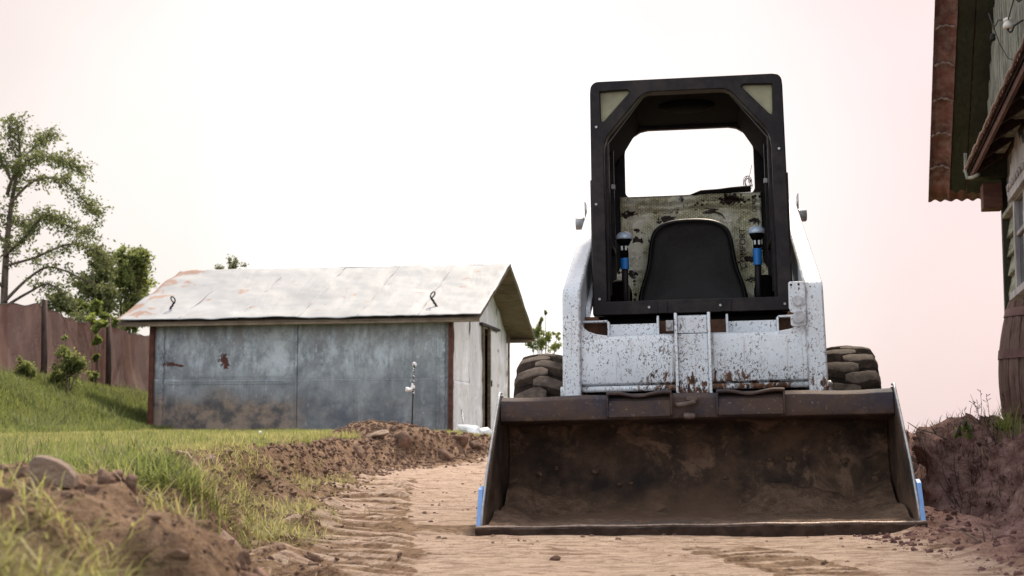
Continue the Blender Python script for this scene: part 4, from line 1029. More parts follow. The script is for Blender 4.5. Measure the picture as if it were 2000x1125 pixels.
# rod with rags in front of the shed
base = at(804, 846, 19.6); top = at(808, 712, 19.6)
RD_ = empty('marker_rod', (base.x, base.y, base.z - .12)); hgt = top.z - base.z + .12
tag(RD_, 'thin steel rod with white plastic scraps stuck in the ground before the shed', 'marker rod')
MB().tube([(0, 0, 0), (.01, 0, hgt * .5), (.028, 0, hgt)], .009, 8).build('rod', M['wire'], RD_, smooth=True)
m = MB()
tape = [(.022 + .010 * sin(i * 1.9), .010 * cos(i * 1.9), hgt * (.62 + .0095 * i)) for i in range(38)]
m.tube(tape, [.005 + .003 * sin(i * .8) for i in range(38)], 6)
q = lumpy(ICO2, 99, .5) * np.array([.028, .015, .028]) + np.array([.03, 0, hgt]); m.add([tuple(a) for a in q], [tuple(f) for f in ICOF2])
m.build('wrapped_tape', M['plastic'], RD_, smooth=True)
m = MB(); q = lumpy(ICO3, 77, .7) * np.array([.046, .018, .026]) + np.array([-.035, -.015, hgt * .68]); m.add([tuple(a) for a in q], [tuple(f) for f in ICOF3])
q = lumpy(ICO2, 78, .7) * np.array([.026, .012, .035]) + np.array([.012, -.015, hgt * .72]); m.add([tuple(a) for a in q], [tuple(f) for f in ICOF2]); m.build('rag', M['plastic'], RD_, smooth=True)
# crumpled white plastic at the doorway and the leaning rods
p = at(928, 852, 22.5)
vp = lumpy(ICO3, 91, .9) * np.array([.26, .14, .10]); vp[:, 2] += .03 * np.sin(vp[:, 0] * 40) + .02 * np.sin(vp[:, 1] * 60)
me = bpy.data.meshes.new('plastic_sheet'); me.from_pydata([tuple(a) for a in vp], [], [tuple(f) for f in ICOF3]); o = link('plastic_sheet', me, M['plastic'], smooth=True); o.location = p
tag(o, 'crumpled white plastic sheet on the soil at the shed doorway', 'plastic sheet')
pa, pb = at(907, 852, 26), at(902, 800, 26.4)
o = MB().tube([pa, (pa + pb) / 2, pb, pb + Vector((.02, 0, -.03))], .014, 8).build('iron_rod', M['steel'], None, smooth=True)
tag(o, 'short bent iron rod leaning on the silver end wall', 'iron rod')

# ------------------------------------------------------------------ fence
FN = empty('net_fence', (-8.6, 28, 1.5)); tag(FN, 'brown windbreak net fence strung between dark posts above the grassy slope', 'fence')
fx = [(-9.2, 20.5), (-8.9, 24), (-8.63, 28), (-8.50, 32), (-8.15, 35.6), (-7.6, 39.5), (-7.2, 43)]
def fpt(t_):
    i = min(int(t_), len(fx) - 2); f = t_ - i; return fx[i][0] * (1 - f) + fx[i + 1][0] * f, fx[i][1] * (1 - f) + fx[i + 1][1] * f
vs = []; fs = []; K = 26; R_ = (len(fx) - 1) * K; nv = 10
for i in range(R_ + 1):
    t_ = i / K; x, y = fpt(min(t_, len(fx) - 1 - 1e-6)); f = t_ % 1
    zt = 2.90 - .13 * 4 * f * (1 - f) + .02 * sin(i * .9); g = gz1(x, y)
    if y < 27: zt -= .10 * (27 - y) * .3
    zb = g - .05
    for j in range(nv + 1):
        q = j / nv; z = zb + (zt - zb) * q
        vs.append((x + .05 * sin(i * .5 + q * 3) * (1 - abs(2 * f - 1)) + .02 * sin(i * 1.7 + j) - .1 * 4 * f * (1 - f) * sin(q * pi) * .5 + 8.6, y - 28, z - 1.5))
for i in range(R_):
    for j in range(nv): fs.append((i * (nv + 1) + j, (i + 1) * (nv + 1) + j, (i + 1) * (nv + 1) + j + 1, i * (nv + 1) + j + 1))
MB().add(vs, fs).build('net', M['net'], FN, smooth=True)
for i, (x, y) in enumerate(fx):
    g = gz1(x + .06, y) - .3; m = MB(); t0 = 2.98 if 1 < i else 2.9
    m.tube([(x + .09 + 8.6, y - 28, g - 1.5), (x + .10 + 8.6, y - 28, 1.9 - 1.5), (x + .07 + 8.6, y - 28, t0 - 1.5)], [.062, .058, .052], 10); m.build('fence_post', M['fencepost'], FN, smooth=True)
m = MB(); m.tube([(fpt(min(i / K, 5.999))[0] + 8.6, fpt(min(i / K, 5.999))[1] - 28, vs[i * (nv + 1) + nv][2] + .005) for i in range(R_ + 1)], .008, 5); m.build('top_wire', M['wire'], FN)

# ------------------------------------------------------------------ trees
def leaves(name, P, size, mat, parent, tint):
    n = len(P); nrm = RNG.normal(size=(n, 3)); nrm /= np.linalg.norm(nrm, axis=1)[:, None]
    t1 = np.cross(nrm, RNG.normal(size=(n, 3))); t1 /= np.linalg.norm(t1, axis=1)[:, None]; t2 = np.cross(nrm, t1)
    s = size * (.6 + .8 * RNG.random(n))[:, None]
    Vs = np.stack([P - t1 * s * .5, P + t2 * s * .26 + nrm * s * .06, P + t1 * s * .55, P - t2 * s * .26 + nrm * s * .06], 1)
    q = np.arange(n * 4).reshape(n, 4)
    return np_mesh(name, Vs.reshape(-1, 3), q, mat, parent, False, {'tint': np.repeat(np.clip(tint, 0, 1), 4)[:, None] * np.ones((1, 3))})

def cat_path(pts, k=5):
    pts = [Vector(p) for p in pts]; out = []
    for i in range(len(pts) - 1):
        p0 = pts[max(i - 1, 0)]; p1 = pts[i]; p2 = pts[i + 1]; p3 = pts[min(i + 2, len(pts) - 1)]
        for j in range(k):
            t = j / k; out.append(.5 * ((2 * p1) + (p2 - p0) * t + (2 * p0 - 5 * p1 + 4 * p2 - p3) * t * t + (3 * p1 - p0 - 3 * p2 + p3) * t ** 3))
    out.append(pts[-1]); return out

def apple_tree():
    Yt = 34.
    T = empty('apple_tree', (at(8, 700, Yt).x, Yt, 1.2)); off = T.location
    tag(T, 'tall apple tree with a bare-limbed arching crown rising behind the net fence', 'tree')
    tb = MB(); tips = []
    def br(px, r0, r1, depth, dens=1., skip=.25, k=5):
        n_ = len(px); P = [at(a, b, Yt) for a, b in px]
        for i, p in enumerate(P): p.y += depth * i / max(1, n_ - 1)
        c = cat_path(P, k); tb.tube([p - off for p in c], [(r0 + (r1 - r0) * i / (len(c) - 1)) * .8 for i in range(len(c))], 7)
        for i, p in enumerate(c):
            if i / len(c) >= skip * .75: tips.append((p, dens, i / len(c)))
    br([(6, 720), (6, 600), (10, 480), (20, 380), (32, 300), (24, 230)], .13, .02, .3, 1.0, .45)
    br([(14, 380), (40, 340), (90, 315), (140, 330), (188, 350)], .055, .012, -1.2, 1.3, .25)
    br([(18, 400), (60, 350), (110, 345), (150, 385), (170, 410)], .045, .01, .9, 1.1, .3)
    br([(22, 330), (60, 285), (80, 262), (82, 250)], .03, .008, .6, .8, .4)
    br([(20, 350), (-10, 300), (-40, 270)], .04, .01, .5, 1, .3)
    br([(8, 500), (50, 470), (100, 425), (150, 450), (190, 462)], .05, .012, -.8, 1.3, .15)
    br([(8, 520), (60, 500), (120, 470), (165, 480), (185, 500)], .045, .01, 1.2, 1.1, .3)
    br([(8, 590), (50, 545), (90, 520), (140, 535), (185, 560)], .05, .012, .4, .5, .45)
    br([(8, 600), (60, 575), (110, 560), (160, 600), (180, 640)], .045, .01, -1.0, .7, .4)
    br([(5, 470), (-30, 420), (-60, 400)], .05, .01, .4, 1.2, .3)
    br([(5, 560), (-30, 520), (-70, 500)], .05, .01, -.4, 1.2, .3)
    br([(30, 300), (16, 262), (14, 228)], .02, .006, .2, .8, .3)
    br([(6, 440), (30, 420), (60, 405)], .03, .008, 1.5, 1., .3)
    br([(2, 330), (-4, 300), (2, 270)], .03, .008, -1., 1., .3)
    pts = []
    for (p, dens, f) in tips:
        for _ in range(int(4 * dens)):
            L = random.uniform(.10, .38); d = Vector((random.gauss(0, .8), random.gauss(0, 1.0), random.gauss(-.05, .75))).normalized(); e = p + d * L
            tb.tube([p - off, p + d * L * .5 + Vector((0, 0, .02)) - off, e - off], [.008, .005, .003], 4)
            for k_ in range(int(random.uniform(11, 27))):
                q = p + d * L * random.uniform(.25, 1.1) + Vector((random.gauss(0, .07), random.gauss(0, .09), random.gauss(0, .06))); pts.append(q - off)
    tb.build('trunk', M['bark'], T, smooth=True)
    P = np.array([tuple(q) for q in pts]); leaves('crown', P, .078, M['leaf'], T, .65 + .9 * fbm(P[:, 0], P[:, 2], .6, 3, 70) + .3 * (RNG.random(len(P)) - .5))
apple_tree()

def bush(name, stems, nleaf, size, mat, label, cat, trunk_r=.03, group=None, tint_off=.45, kindt='foliage'):
    """stems: list of (px, py, Y, radius_m, weight) clumps; first entry's foot stands on the ground"""
    px, py, Yd = stems[0][:3]; c0 = at(px, py, Yd); g = gz1(c0.x, c0.y)
    T = empty(name, (c0.x, c0.y, g)); off = Vector(T.location); tag(T, label, cat, group)
    tb = MB(); foot = Vector((c0.x, c0.y, g - .1)); P = []
    tot = sum(s[4] for s in stems)
    for (px, py, Yd, r, w) in stems:
        c = at(px, py, Yd); m_ = foot.lerp(c, .5) + Vector((random.gauss(0, .06), random.gauss(0, .1), .05))
        path = cat_path([foot, m_, c], 5); tb.tube([p - off for p in path], [trunk_r * (1 - .8 * i / (len(path) - 1)) for i in range(len(path))], 6)
        n_ = int(nleaf * w / tot); nsub = max(4, int(n_ / 45))
        for _ in range(nsub):
            d = Vector((random.gauss(0, 1), random.gauss(0, 1), random.gauss(0, 1))).normalized() * r * random.uniform(.05, 1.25)
            s0 = c + d; tb.tube([c - off, c + d * .5 + Vector((0, 0, .03)) - off, s0 - off], [.008, .005, .003], 4)
            for k_ in range(int(n_ / nsub)):
                q = c + d * random.uniform(.55, 1.1) + Vector((random.gauss(0, r * .16), random.gauss(0, r * .16), random.gauss(0, r * .18))); P.append(q - off)
    tb.build('trunk' if cat == 'tree' else 'stems', M['bark'], T, smooth=True)
    P = np.array([tuple(q) for q in P]); leaves('crown' if cat == 'tree' else 'foliage', P, size, mat, T, tint_off + .9 * fbm(P[:, 0] * 1.0, P[:, 2], .35, 3, 71) + .3 * (RNG.random(len(P)) - .5))
bush('leafy_tree', [(258, 600, 40, .55, 1), (245, 540, 40, .50, 1.1), (268, 510, 40, .36, .8), (275, 560, 40.3, .35, .8), (236, 502, 40, .26, .28), (281, 498, 40, .26, .28), (262, 492, 40, .22, .18)], 9000, .10, M['leaf2'], 'bushy tree with a split top between the apple tree and the shed roof', 'tree', .07)
bush('leafy_tree', [(205, 590, 39, .45, 1), (200, 530, 39, .42, .9), (192, 500, 39, .22, .3), (170, 560, 39, .35, .6), (150, 600, 38.5, .40, .7), (110, 590, 38, .34, .5)], 8000, .10, M['leaf'], 'darker low tree left of the split-topped one above the fence', 'tree', .06)
bush('leafy_shrub', [(215, 625, 36.5, .22, 1), (180, 605, 36.5, .20, 1), (250, 632, 37, .22, 1), (150, 590, 36.5, .14, .5), (272, 628, 37.5, .15, .6)], 2600, .11, M['leaf3'], 'pale yellow-green shrub peeping over the sagging fence net', 'shrub', .03)
bush('weed_bush', [(135, 720, 26.2, .24, 1), (125, 685, 26.2, .16, .6), (155, 715, 26.2, .20, .7), (110, 735, 26.2, .20, .7), (128, 660, 26.2, .06, .15)], 4200, .055, M['leaf2'], 'bushy green weed clump in front of the net between the two posts', 'shrub', .02)
bush('weed_bush', [(45, 718, 25.6, .17, 1), (30, 735, 25.6, .16, .8), (62, 730, 25.6, .12, .6)], 2200, .055, M['leaf2'], 'small green weed bush left of the nearer fence post', 'shrub', .02)
bush('vine', [(186, 735, 29.8, .10, .6), (187, 700, 29.8, .10, .8), (190, 665, 29.8, .09, .7), (195, 635, 30, .14, 1), (180, 625, 30.2, .14, 1)], 1400, .10, M['leaf3'], 'climbing vine with bright leaves on the farther fence post', 'vine', .012)
bush('distant_tree', [(450, 560, 60, .8, .6), (455, 522, 60, .42, .35), (430, 524, 60, .40, .2), (462, 516, 60, .36, .2), (448, 512, 60, .30, .12)], 1100, .10, M['leaf'], 'treetop just showing above the shed roof ridge', 'tree', .06)
bush('young_tree', [(1058, 672, 45, .34, 1), (1050, 650, 45, .22, .7), (1072, 660, 45, .26, .7), (1056, 628, 45, .13, .35), (1066, 612, 45, .08, .18), (1085, 676, 45, .2, .6), (1088, 655, 45, .12, .3), (1040, 676, 45, .22, .4), (1052, 640, 45, .25, .4)], 2000, .085, M['leaf2'], 'sparse young tree between the shed and the loader tyre', 'tree', .035)

# ------------------------------------------------------------------ house
HO = empty('wooden_house', (4.518, 14.0, 0), (0, 0, math.atan2(-.978, -.2079)))
tag(HO, 'old wooden house with green soffit, clay tile verge and peeling plank walls', 'house')
def H(a, b, z): return (a, -b, z)
def hbox(m, a0, a1, b0, b1, z0, z1):
    vs = [H(a, b, z) for z in (z0, z1) for b in (b0, b1) for a in (a0, a1)]
    return m.add(vs, [(0, 2, 3, 1), (4, 5, 7, 6), (0, 1, 5, 4), (2, 6, 7, 3), (0, 4, 6, 2), (1, 3, 7, 5)])
A0, A1 = 2.45, 9.6; RAK = .84
AM = (1.70 + 10.35) / 2
def rz(a): return .955 + RAK * a if a < AM else .955 + RAK * (2 * AM - a)
m = MB(); hbox(m, A0 + .05, A1, -6, .17, .0, 2.75); m.build('inner_wall', M['dkwood'], HO)
# lower plank wall, each plank lapped
m = MB()
for i in range(12):
    z = .30 + i * .145
    m.add([H(a, b, zz) for a in (A0 + .03, A1) for (b, zz) in ((.19, z + .150), (.205, z + .150), (.235, z + .004), (.19, z))], [(0, 1, 2, 3), (7, 6, 5, 4), (0, 4, 5, 1), (1, 5, 6, 2), (2, 6, 7, 3), (3, 7, 4, 0)])
m.build('plank_wall', M['plank'], HO)
m = MB()
for i in range(46):
    a = A0 + .06 + i * .075; hbox(m, a, a + .067, .19, .222, 2.085, 2.62)
hbox(m, A0, A1, .19, .262, 2.050, 2.083); m.build('frieze_boards', M['board'], HO, .003)
m = MB(); hbox(m, A0 - .03, A0 + .05, .12, .262, .2, 2.6); m.build('corner_board', M['green'], HO, .006)
m = MB(); hbox(m, A0 - .01, A0 + .03, -6, .12, .2, 2.7); m.build('end_wall', M['plank'], HO)
# gable boards, vertical with battens
m = MB()
for i in range(62):
    a = 1.95 + i * .13
    if a > 10: break
    zt = min(rz(a), rz(a + .1)) - .06
    if zt < 2.66: continue
    m.add([H(x, b, z) for x in (a, a + .124) for (b, z) in ((.26, 2.5), (.322, 2.5), (.322, zt + (.1 if a < AM else 0) * 0), (.26, zt))], [(0, 1, 2, 3), (7, 6, 5, 4), (0, 4, 5, 1), (1, 5, 6, 2), (2, 6, 7, 3), (3, 7, 4, 0)])
    for off_, w_ in ((.118, .030), (.05, .012)):
        m.add([H(x, b, z) for x in (a + off_, a + off_ + w_) for (b, z) in ((.322, 2.5), (.345, 2.5), (.345, zt), (.322, zt))], [(0, 1, 2, 3), (7, 6, 5, 4), (0, 4, 5, 1), (1, 5, 6, 2), (2, 6, 7, 3), (3, 7, 4, 0)])
m.build('gable_boards', M['board'], HO)
m = MB(); m.add([H(a, .24, z) for a, z in ((A0, 2.5), (A1, 2.5), (A1, rz(A1) - .1), (AM, rz(AM) - .1), (A0, rz(A0) - .1))] + [H(a, .20, z) for a, z in ((A0, 2.5), (A1, 2.5), (A1, rz(A1) - .1), (AM, rz(AM) - .1), (A0, rz(A0) - .1))],
      [(0, 1, 2, 3, 4), (9, 8, 7, 6, 5)] + [(i, 5 + i, 5 + (i + 1) % 5, (i + 1) % 5) for i in range(5)]); m.build('gable_backing', M['dkwood'], HO)
# roof deck
for (a0, a1) in ((1.70, AM), (AM, 2 * AM - 1.70)):
    m = MB(); m.add([H(a, b, rz(a) + dz) for a in (a0, a1) for b in (-6.3, .70) for dz in (.035, .10)], [(0, 1, 3, 2), (4, 6, 7, 5), (0, 4, 5, 1), (2, 3, 7, 6), (0, 2, 6, 4), (1, 5, 7, 3)]); m.build('roof_deck', M['tile'], HO)
# green soffit boards under the overhang, running up the rake
for (b0, b1, dz) in ((.462, .585, 0), (.335, .452, -.006)):
    cuts = [1.70, 3.55, AM]
    for c0_, c1_ in zip(cuts[:-1], cuts[1:]):
        m = MB(); m.add([H(a, b, rz(a) + z) for a in (c0_ + .004, c1_ - .004) for b in (b0, b1) for z in (dz, dz + .022)], [(0, 1, 3, 2), (4, 6, 7, 5), (0, 4, 5, 1), (2, 3, 7, 6), (0, 2, 6, 4), (1, 5, 7, 3)]); m.build('soffit_board', M['green'], HO, .003)
m = MB(); m.add([H(a, b, rz(a) + z) for a in (1.72, AM) for b in (-.1, .335) for z in (-.01, .02)], [(0, 1, 3, 2), (4, 6, 7, 5), (0, 4, 5, 1), (2, 3, 7, 6), (0, 2, 6, 4), (1, 5, 7, 3)]); m.build('soffit_board', M['green'], HO)
# tile undersides along the verge
step = .262; a = 1.66; k_ = 0
sl = math.sqrt(1 + RAK * RAK)
while a < AM + .1:
    m = MB(); vs = []; fs = []; nb = 10; na = 4
    for i in range(na + 1):
        aa = a + (step + .05) * i / na
        lift = .022 * (1 - i / na)
        for j in range(nb + 1):
            q = j / nb; b = .590 + .165 * q
            prof_ = .026 * (abs(math.sin(q * pi)) ** .8) - .016 * math.exp(-((q - .02) / .06) ** 2) - .020 * math.exp(-((q - .97) / .07) ** 2)
            vs.append(H(aa, b, rz(aa) + .012 - lift + prof_))
    n0 = len(vs)
    vs += [(v[0] , v[1], v[2] + .014) for v in vs]
    for i in range(na):
        for j in range(nb):
            c_ = i * (nb + 1) + j; fs.append((c_, c_ + 1, c_ + nb + 2, c_ + nb + 1)); fs.append((n0 + c_, n0 + c_ + nb + 1, n0 + c_ + nb + 2, n0 + c_ + 1))
    W_ = nb + 1
    for j in range(nb): fs.append((j, n0 + j, n0 + j + 1, j + 1)); fs.append((na * W_ + j, na * W_ + j + 1, n0 + na * W_ + j + 1, n0 + na * W_ + j))
    for i in range(na): fs.append((i * W_, (i + 1) * W_, n0 + (i + 1) * W_, n0 + i * W_)); fs.append((i * W_ + nb, n0 + i * W_ + nb, n0 + (i + 1) * W_ + nb, (i + 1) * W_ + nb))
    m.add(vs, fs); to = m.build('verge_tile', M['tile'], HO, smooth=False)
    mm = MB(); pts = [H(a + .012 * sin(j * 1.9 + k_), .594 + .015 * j, rz(a) - .014 + .022 * sin(j / 10 * pi) + random.uniform(-.005, .005)) for j in range(11)]
    mm.tube(pts, [random.uniform(.006, .013) for _ in pts], 6); mm.build('mortar', M['mortar'], to, smooth=True)
    a += step / 1.0; k_ += 1
# eave tiles ends (wavy edge at the foot of the roof)
m = MB(); vs = []; fs = []
K_ = 90
for i in range(K_ + 1):
    b = .75 - 7.0 * i / K_ if False else .752 - 1.2 * i / K_
    w = .010 * math.sin(b * 2 * pi / .085)
    for (a_, dz) in ((1.665, -.02 + w), (1.665, .018 + w), (1.80, .06), (1.80, .03)): vs.append(H(a_, b, rz(a_) + dz))
for i in range(K_):
    for j in range(4): fs.append((i * 4 + j, i * 4 + (j + 1) % 4, (i + 1) * 4 + (j + 1) % 4, (i + 1) * 4 + j))
m.add(vs, fs); m.build('eave_tiles', M['tile'], HO, smooth=True)
# pent roof along the gable foot
PE = 0.51
m = MB(); m.add([H(a, b, z) for a in (2.62, A1) for (b, z) in ((.26, 2.62), (.26, 2.655), (PE, 2.418), (PE, 2.385))], [(0, 1, 2, 3), (7, 6, 5, 4), (0, 4, 5, 1), (1, 5, 6, 2), (2, 6, 7, 3), (3, 7, 4, 0)]); pr_ = m.build('pent_roof', M['dkwood'], HO)
m = MB(); vs = []; fs = []; K_ = 300
for i in range(K_ + 1):
    a_ = 2.60 + 6.8 * i / K_; w = .010 * math.sin(a_ * 2 * pi / .11) + random.uniform(-.004, .004)
    for (b, z) in ((PE + .02, 2.400 + w), (PE + .025, 2.425 + w), (.26, 2.69 + w), (.26, 2.66 + w)): vs.append(H(a_, b, z))
for i in range(K_):
    for j in range(4): fs.append((i * 4 + j, i * 4 + (j + 1) % 4, (i + 1) * 4 + (j + 1) % 4, (i + 1) * 4 + j))
m.add(vs, fs); m.build('pent_tiles', M['tile'], pr_)
m = MB(); m.tube([H(2.60 + .09 * i, PE + .028, 2.41 + .008 * sin(i * 1.3)) for i in range(76)], [random.uniform(.006, .013) for _ in range(76)], 6); m.build('pent_mortar', M['mortar'], pr_, smooth=True)
for a_ in np.arange(2.75, 9.2, .62):
    m = MB(); m.add([H(x, b, z) for x in (a_, a_ + .06) for (b, z) in ((.24, 2.50), (.24, 2.61), (PE - .01, 2.38), (PE - .02, 2.34))], [(0, 1, 2, 3), (7, 6, 5, 4), (0, 4, 5, 1), (1, 5, 6, 2), (2, 6, 7, 3), (3, 7, 4, 0)])
    m.build('pent_bracket', M['dkwood'], pr_, .004)
m = MB(); hbox(m, 2.60, A1, PE - .035, PE - .012, 2.34, 2.385); m.build('pent_fascia', M['redwood'], pr_, .003)
m = MB(); hbox(m, 2.44, 2.60, .20, PE - .03, 2.36, 2.58); m.build('corner_box', M['green'], HO, .006)
m = MB(); hbox(m, 2.38, 2.58, .262, .405, 2.125, 2.32); m.build('beam_end', M['redwood'], HO, .006)
m = MB(); m.tube([H(2.72, .535, 2.53), H(2.70, .535, 2.40), H(2.74, .53, 2.335), H(2.88, .50, 2.315), H(3.0, .47, 2.315)], .013, 8); m.build('gutter_bracket', M['board'], HO, smooth=True)
# window
m = MB(); hbox(m, 3.290, 3.370, .235, .27, 1.40, 2.06); hbox(m, 4.370, 4.450, .235, .27, 1.40, 2.06); hbox(m, 3.270, 4.470, .235, .30, 2.06, 2.11); hbox(m, 3.250, 4.490, .235, .31, 1.35, 1.40); wf_ = m.build('window', M['wtrim'], HO, .005)
m = MB(); hbox(m, 3.370, 4.370, .232, .238, 1.40, 2.06); m.build('pane', M['glass'], wf_)
m = MB(); hbox(m, 3.850, 3.890, .238, .262, 1.40, 2.06); hbox(m, 3.370, 4.370, .238, .258, 1.80, 1.83); m.build('glazing_bar', M['wtrim'], wf_, .003)
m = MB()
crest = [(2.93, 2.115), (2.90, 2.16), (2.95, 2.19), (3.0, 2.17), (3.06, 2.22), (3.14, 2.24), (3.18, 2.30), (3.26, 2.30), (3.34, 2.38), (3.44, 2.37), (3.52, 2.44), (3.60, 2.46), (3.68, 2.44), (3.76, 2.37), (3.86, 2.38), (3.94, 2.30), (4.02, 2.30), (4.06, 2.24), (4.14, 2.22), (4.2, 2.17), (4.25, 2.19), (4.3, 2.16), (4.27, 2.115)]
m.prism([(a_ + .27, z) for a_, z in crest], 'y', -.295, -.265); m.build('carved_crest', M['wtrim'], wf_, .004)
m = MB()
for i in range(16):
    a_ = 3.29 + i * .075; m.tube([H(a_, .30, 2.13), H(a_ + .02, .305, 2.17), H(a_ + .045, .30, 2.13 + .04 * (i % 2))], .008, 5)
m.build('carving', M['wtrim'], wf_, smooth=True)
# insulators with their hooks and wires
for i, (a_, b_, z_) in enumerate([(4.84, .43, 2.945), (5.42, .44, 2.975)]):
    g = empty('insulator', H(a_, b_, z_)); g.parent = HO
    MB().lathe([(.010, -.030), (.030, -.030), (.032, -.010), (.027, .002), (.022, .008), (.023, .014), (.029, .018), (.028, .030), (.016, .038), (.004, .040)], (0, 0, 0), 'z', 20).build('ceramic_bell', M['ceramic'], g, smooth=True)
    MB().tube([(0, 0, -.02), (0, 0, -.045), (.02, .01, -.062), (.045, .02, -.058), (.055, .03, -.03), (.06, .08, .0), (.06, .12, .0)], .006, 8).build('iron_hook', M['wire'], g, smooth=True)
m = MB(); m.tube([H(4.84, .43, 2.965), H(4.70, .47, 3.01), H(4.45, .48, 3.02), H(4.30, .47, 3.10), H(4.1, .47, 3.22)], .0045, 6); m.tube([H(4.42, .48, 2.99), H(4.40, .48, 2.97), H(4.43, .48, 2.96)], .018, 6)
m.tube([H(4.30, .47, 3.10), H(4.22, .42, 2.98), H(4.30, .38, 2.86), H(4.4, .36, 2.82)], .003, 5); m.tube([H(4.84, .43, 2.965), H(5.42, .44, 2.995), H(6.5, .47, 3.2)], .0045, 6)
m.tube([H(4.5, .37, 2.66), H(4.75, .40, 2.70), H(5.1, .38, 2.62)], .006, 6)
m.build('cable', M['wire'], HO, smooth=True)

# ------------------------------------------------------------------ barrel
Bc = Vector((2.83, 8.05, .35)); BA = empty('wooden_barrel', Bc); tag(BA, 'tall weathered brown wooden barrel standing on the bank by the house wall', 'barrel')
hb = .735
def br_(z): return .268 - .062 * ((z / hb - .46) / .54) ** 2
ns = 22; m = MB()
for i in range(ns):
    a0 = 2 * pi * i / ns + .008; a1 = 2 * pi * (i + 1) / ns - .008; vs = []; fs = []; K_ = 12; dr0 = random.uniform(-.0025, .0025)
    for k_ in range(K_ + 1):
        z = hb * k_ / K_; r = br_(z) + dr0
        for (a_, rr) in ((a0, r - .004), ((a0 * 3 + a1) / 4, r), ((a0 + 3 * a1) / 4, r), (a1, r - .004), (a1, r - .025), (a0, r - .025)): vs.append((cos(a_) * rr, sin(a_) * rr, z))
    for k_ in range(K_):
        for j in range(6): fs.append((k_ * 6 + j, k_ * 6 + (j + 1) % 6, (k_ + 1) * 6 + (j + 1) % 6, (k_ + 1) * 6 + j))
    fs += [tuple(range(6)), tuple(range(K_ * 6, K_ * 6 + 6))[::-1]]
    m.add(vs, fs)
m.build('staves', M['barrel'], BA)
MB().lathe([(0, 0), (br_(hb) - .012, 0), (br_(hb) - .012, .012), (0, .012)], (0, 0, hb - .03), 'z', 40).build('lid', M['barrel'], BA)
for z, w in ((.155, .018), (.455, .024), (.675, .022)):
    vs = [(br_(z - w) + .0035, -w), (br_(z - w) + .006, -w), (br_(z + w) + .006, w), (br_(z + w) + .0035, w)]
    n_ = 48; V_ = []; F_ = []
    for r, h in vs:
        for k_ in range(n_): V_.append((r * cos(2 * pi * k_ / n_), r * sin(2 * pi * k_ / n_), z + h))
    for i in range(4):
        for k_ in range(n_): F_.append((i * n_ + k_, i * n_ + (k_ + 1) % n_, ((i + 1) % 4) * n_ + (k_ + 1) % n_, ((i + 1) % 4) * n_ + k_))
    MB().add(V_, F_).build('hoop', M['hoop'], BA)

# ------------------------------------------------------------------ weeds and twigs on the right bank
def tuft(name, px, py, Yd, n_, h, mat, label, cat, w=.004, spread=.03, bend=.7):
    c = at(px, py, Yd); P = np.stack([RNG.normal(c.x, spread, n_), RNG.normal(c.y, spread * 1.5, n_), np.full(n_, 0.)], 1)
    P[:, 2] = gz(P[:, 0], P[:, 1])[0] - .01
    o = blades(name, P, h, w, bend, mat, .3 + .7 * RNG.random(n_), None); tag(o, label, cat)
tuft('grass_tuft', 1962, 858, 7.0, 150, .13, M['leaf3'], 'yellow-green grass tuft at the foot of the barrel', 'grass tuft', .004, .035, .8)
tuft('grass_tuft', 1790, 872, 7.6, 130, .08, M['grass'], 'small green tuft beside the bucket top on the right bank', 'grass tuft', .003, .05, .6)
def twig(px, py, Yd, pts, r, label):
    c = at(px, py, Yd); z = gz1(c.x, c.y)
    m = MB()
    for chain in pts: m.tube([(x, 0.02 * i, zz) for i, (x, zz) in enumerate(chain)], [r * (1 - .6 * i / (len(chain) - 1)) for i in range(len(chain))], 6)
    o = m.build('twig', M['bark'], None, smooth=True); o.location = (c.x, c.y, max(z, c.z) - .01); tag(o, label, 'twig', 'twigs on the right bank')
twig(1850, 855, 6.9, [[(0, 0), (-.05, .03), (-.12, .05), (-.16, .08)], [(-.05, .03), (-.07, .07)], [(-.1, .045), (-.14, .03)]], .004, 'forked twig poking left from the bank top into the sky')
twig(1925, 1075, 4.9, [[(0, 0), (-.03, .03), (-.07, .055), (-.11, .07)], [(0, 0), (.0, .05), (-.01, .07)], [(.01, 0), (.03, .03), (.035, .06)], [(.02, 0), (.05, .025)]], .003, 'curved twig lying on the clay at the bottom right')
rock('root_clod', at(1925, 1080, 4.85) + Vector((0, 0, .0)), (.028, .02, .012), (0, 0, .3), 88, M['redclod'], 'dark root clod with sprigs on the clay near the bottom right corner', 'soil clod')
# dry weed stalks with seed heads
m = MB()
for i in range(26):
    c = at(1870 + random.uniform(-30, 110), 850, 6.9 + random.uniform(-.3, .4)); z = gz1(c.x, c.y); h = random.uniform(.05, .15); dx = random.gauss(0, .03)
    p0 = Vector((c.x, c.y, z - .01)); p1 = Vector((c.x + dx, c.y + .02, z + h)); m.tube([p0, (p0 + p1) / 2 + Vector((.004, 0, .01)), p1], [.0016, .0012, .0008], 4)
    for j in range(6):
        t_ = random.uniform(.45, 1); q = p0.lerp(p1, t_); m.tube([q, q + Vector((random.gauss(0, .012), random.gauss(0, .012), .012))], [.001, .0018], 4)
o = m.build('dry_weeds', M['root'], None); tag(o, 'thin dead weed stalks standing on top of the root mound', None, None, 'stuff')
# leafy lump crowning the mound
bush('clover_clump', [(1885, 838, 6.9, .032, 1), (1900, 842, 6.9, .03, .8), (1872, 850, 6.9, .02, .5)], 500, .014, M['leaf3'], 'small pale leafy clump crowning the root mound', 'plant', .003)
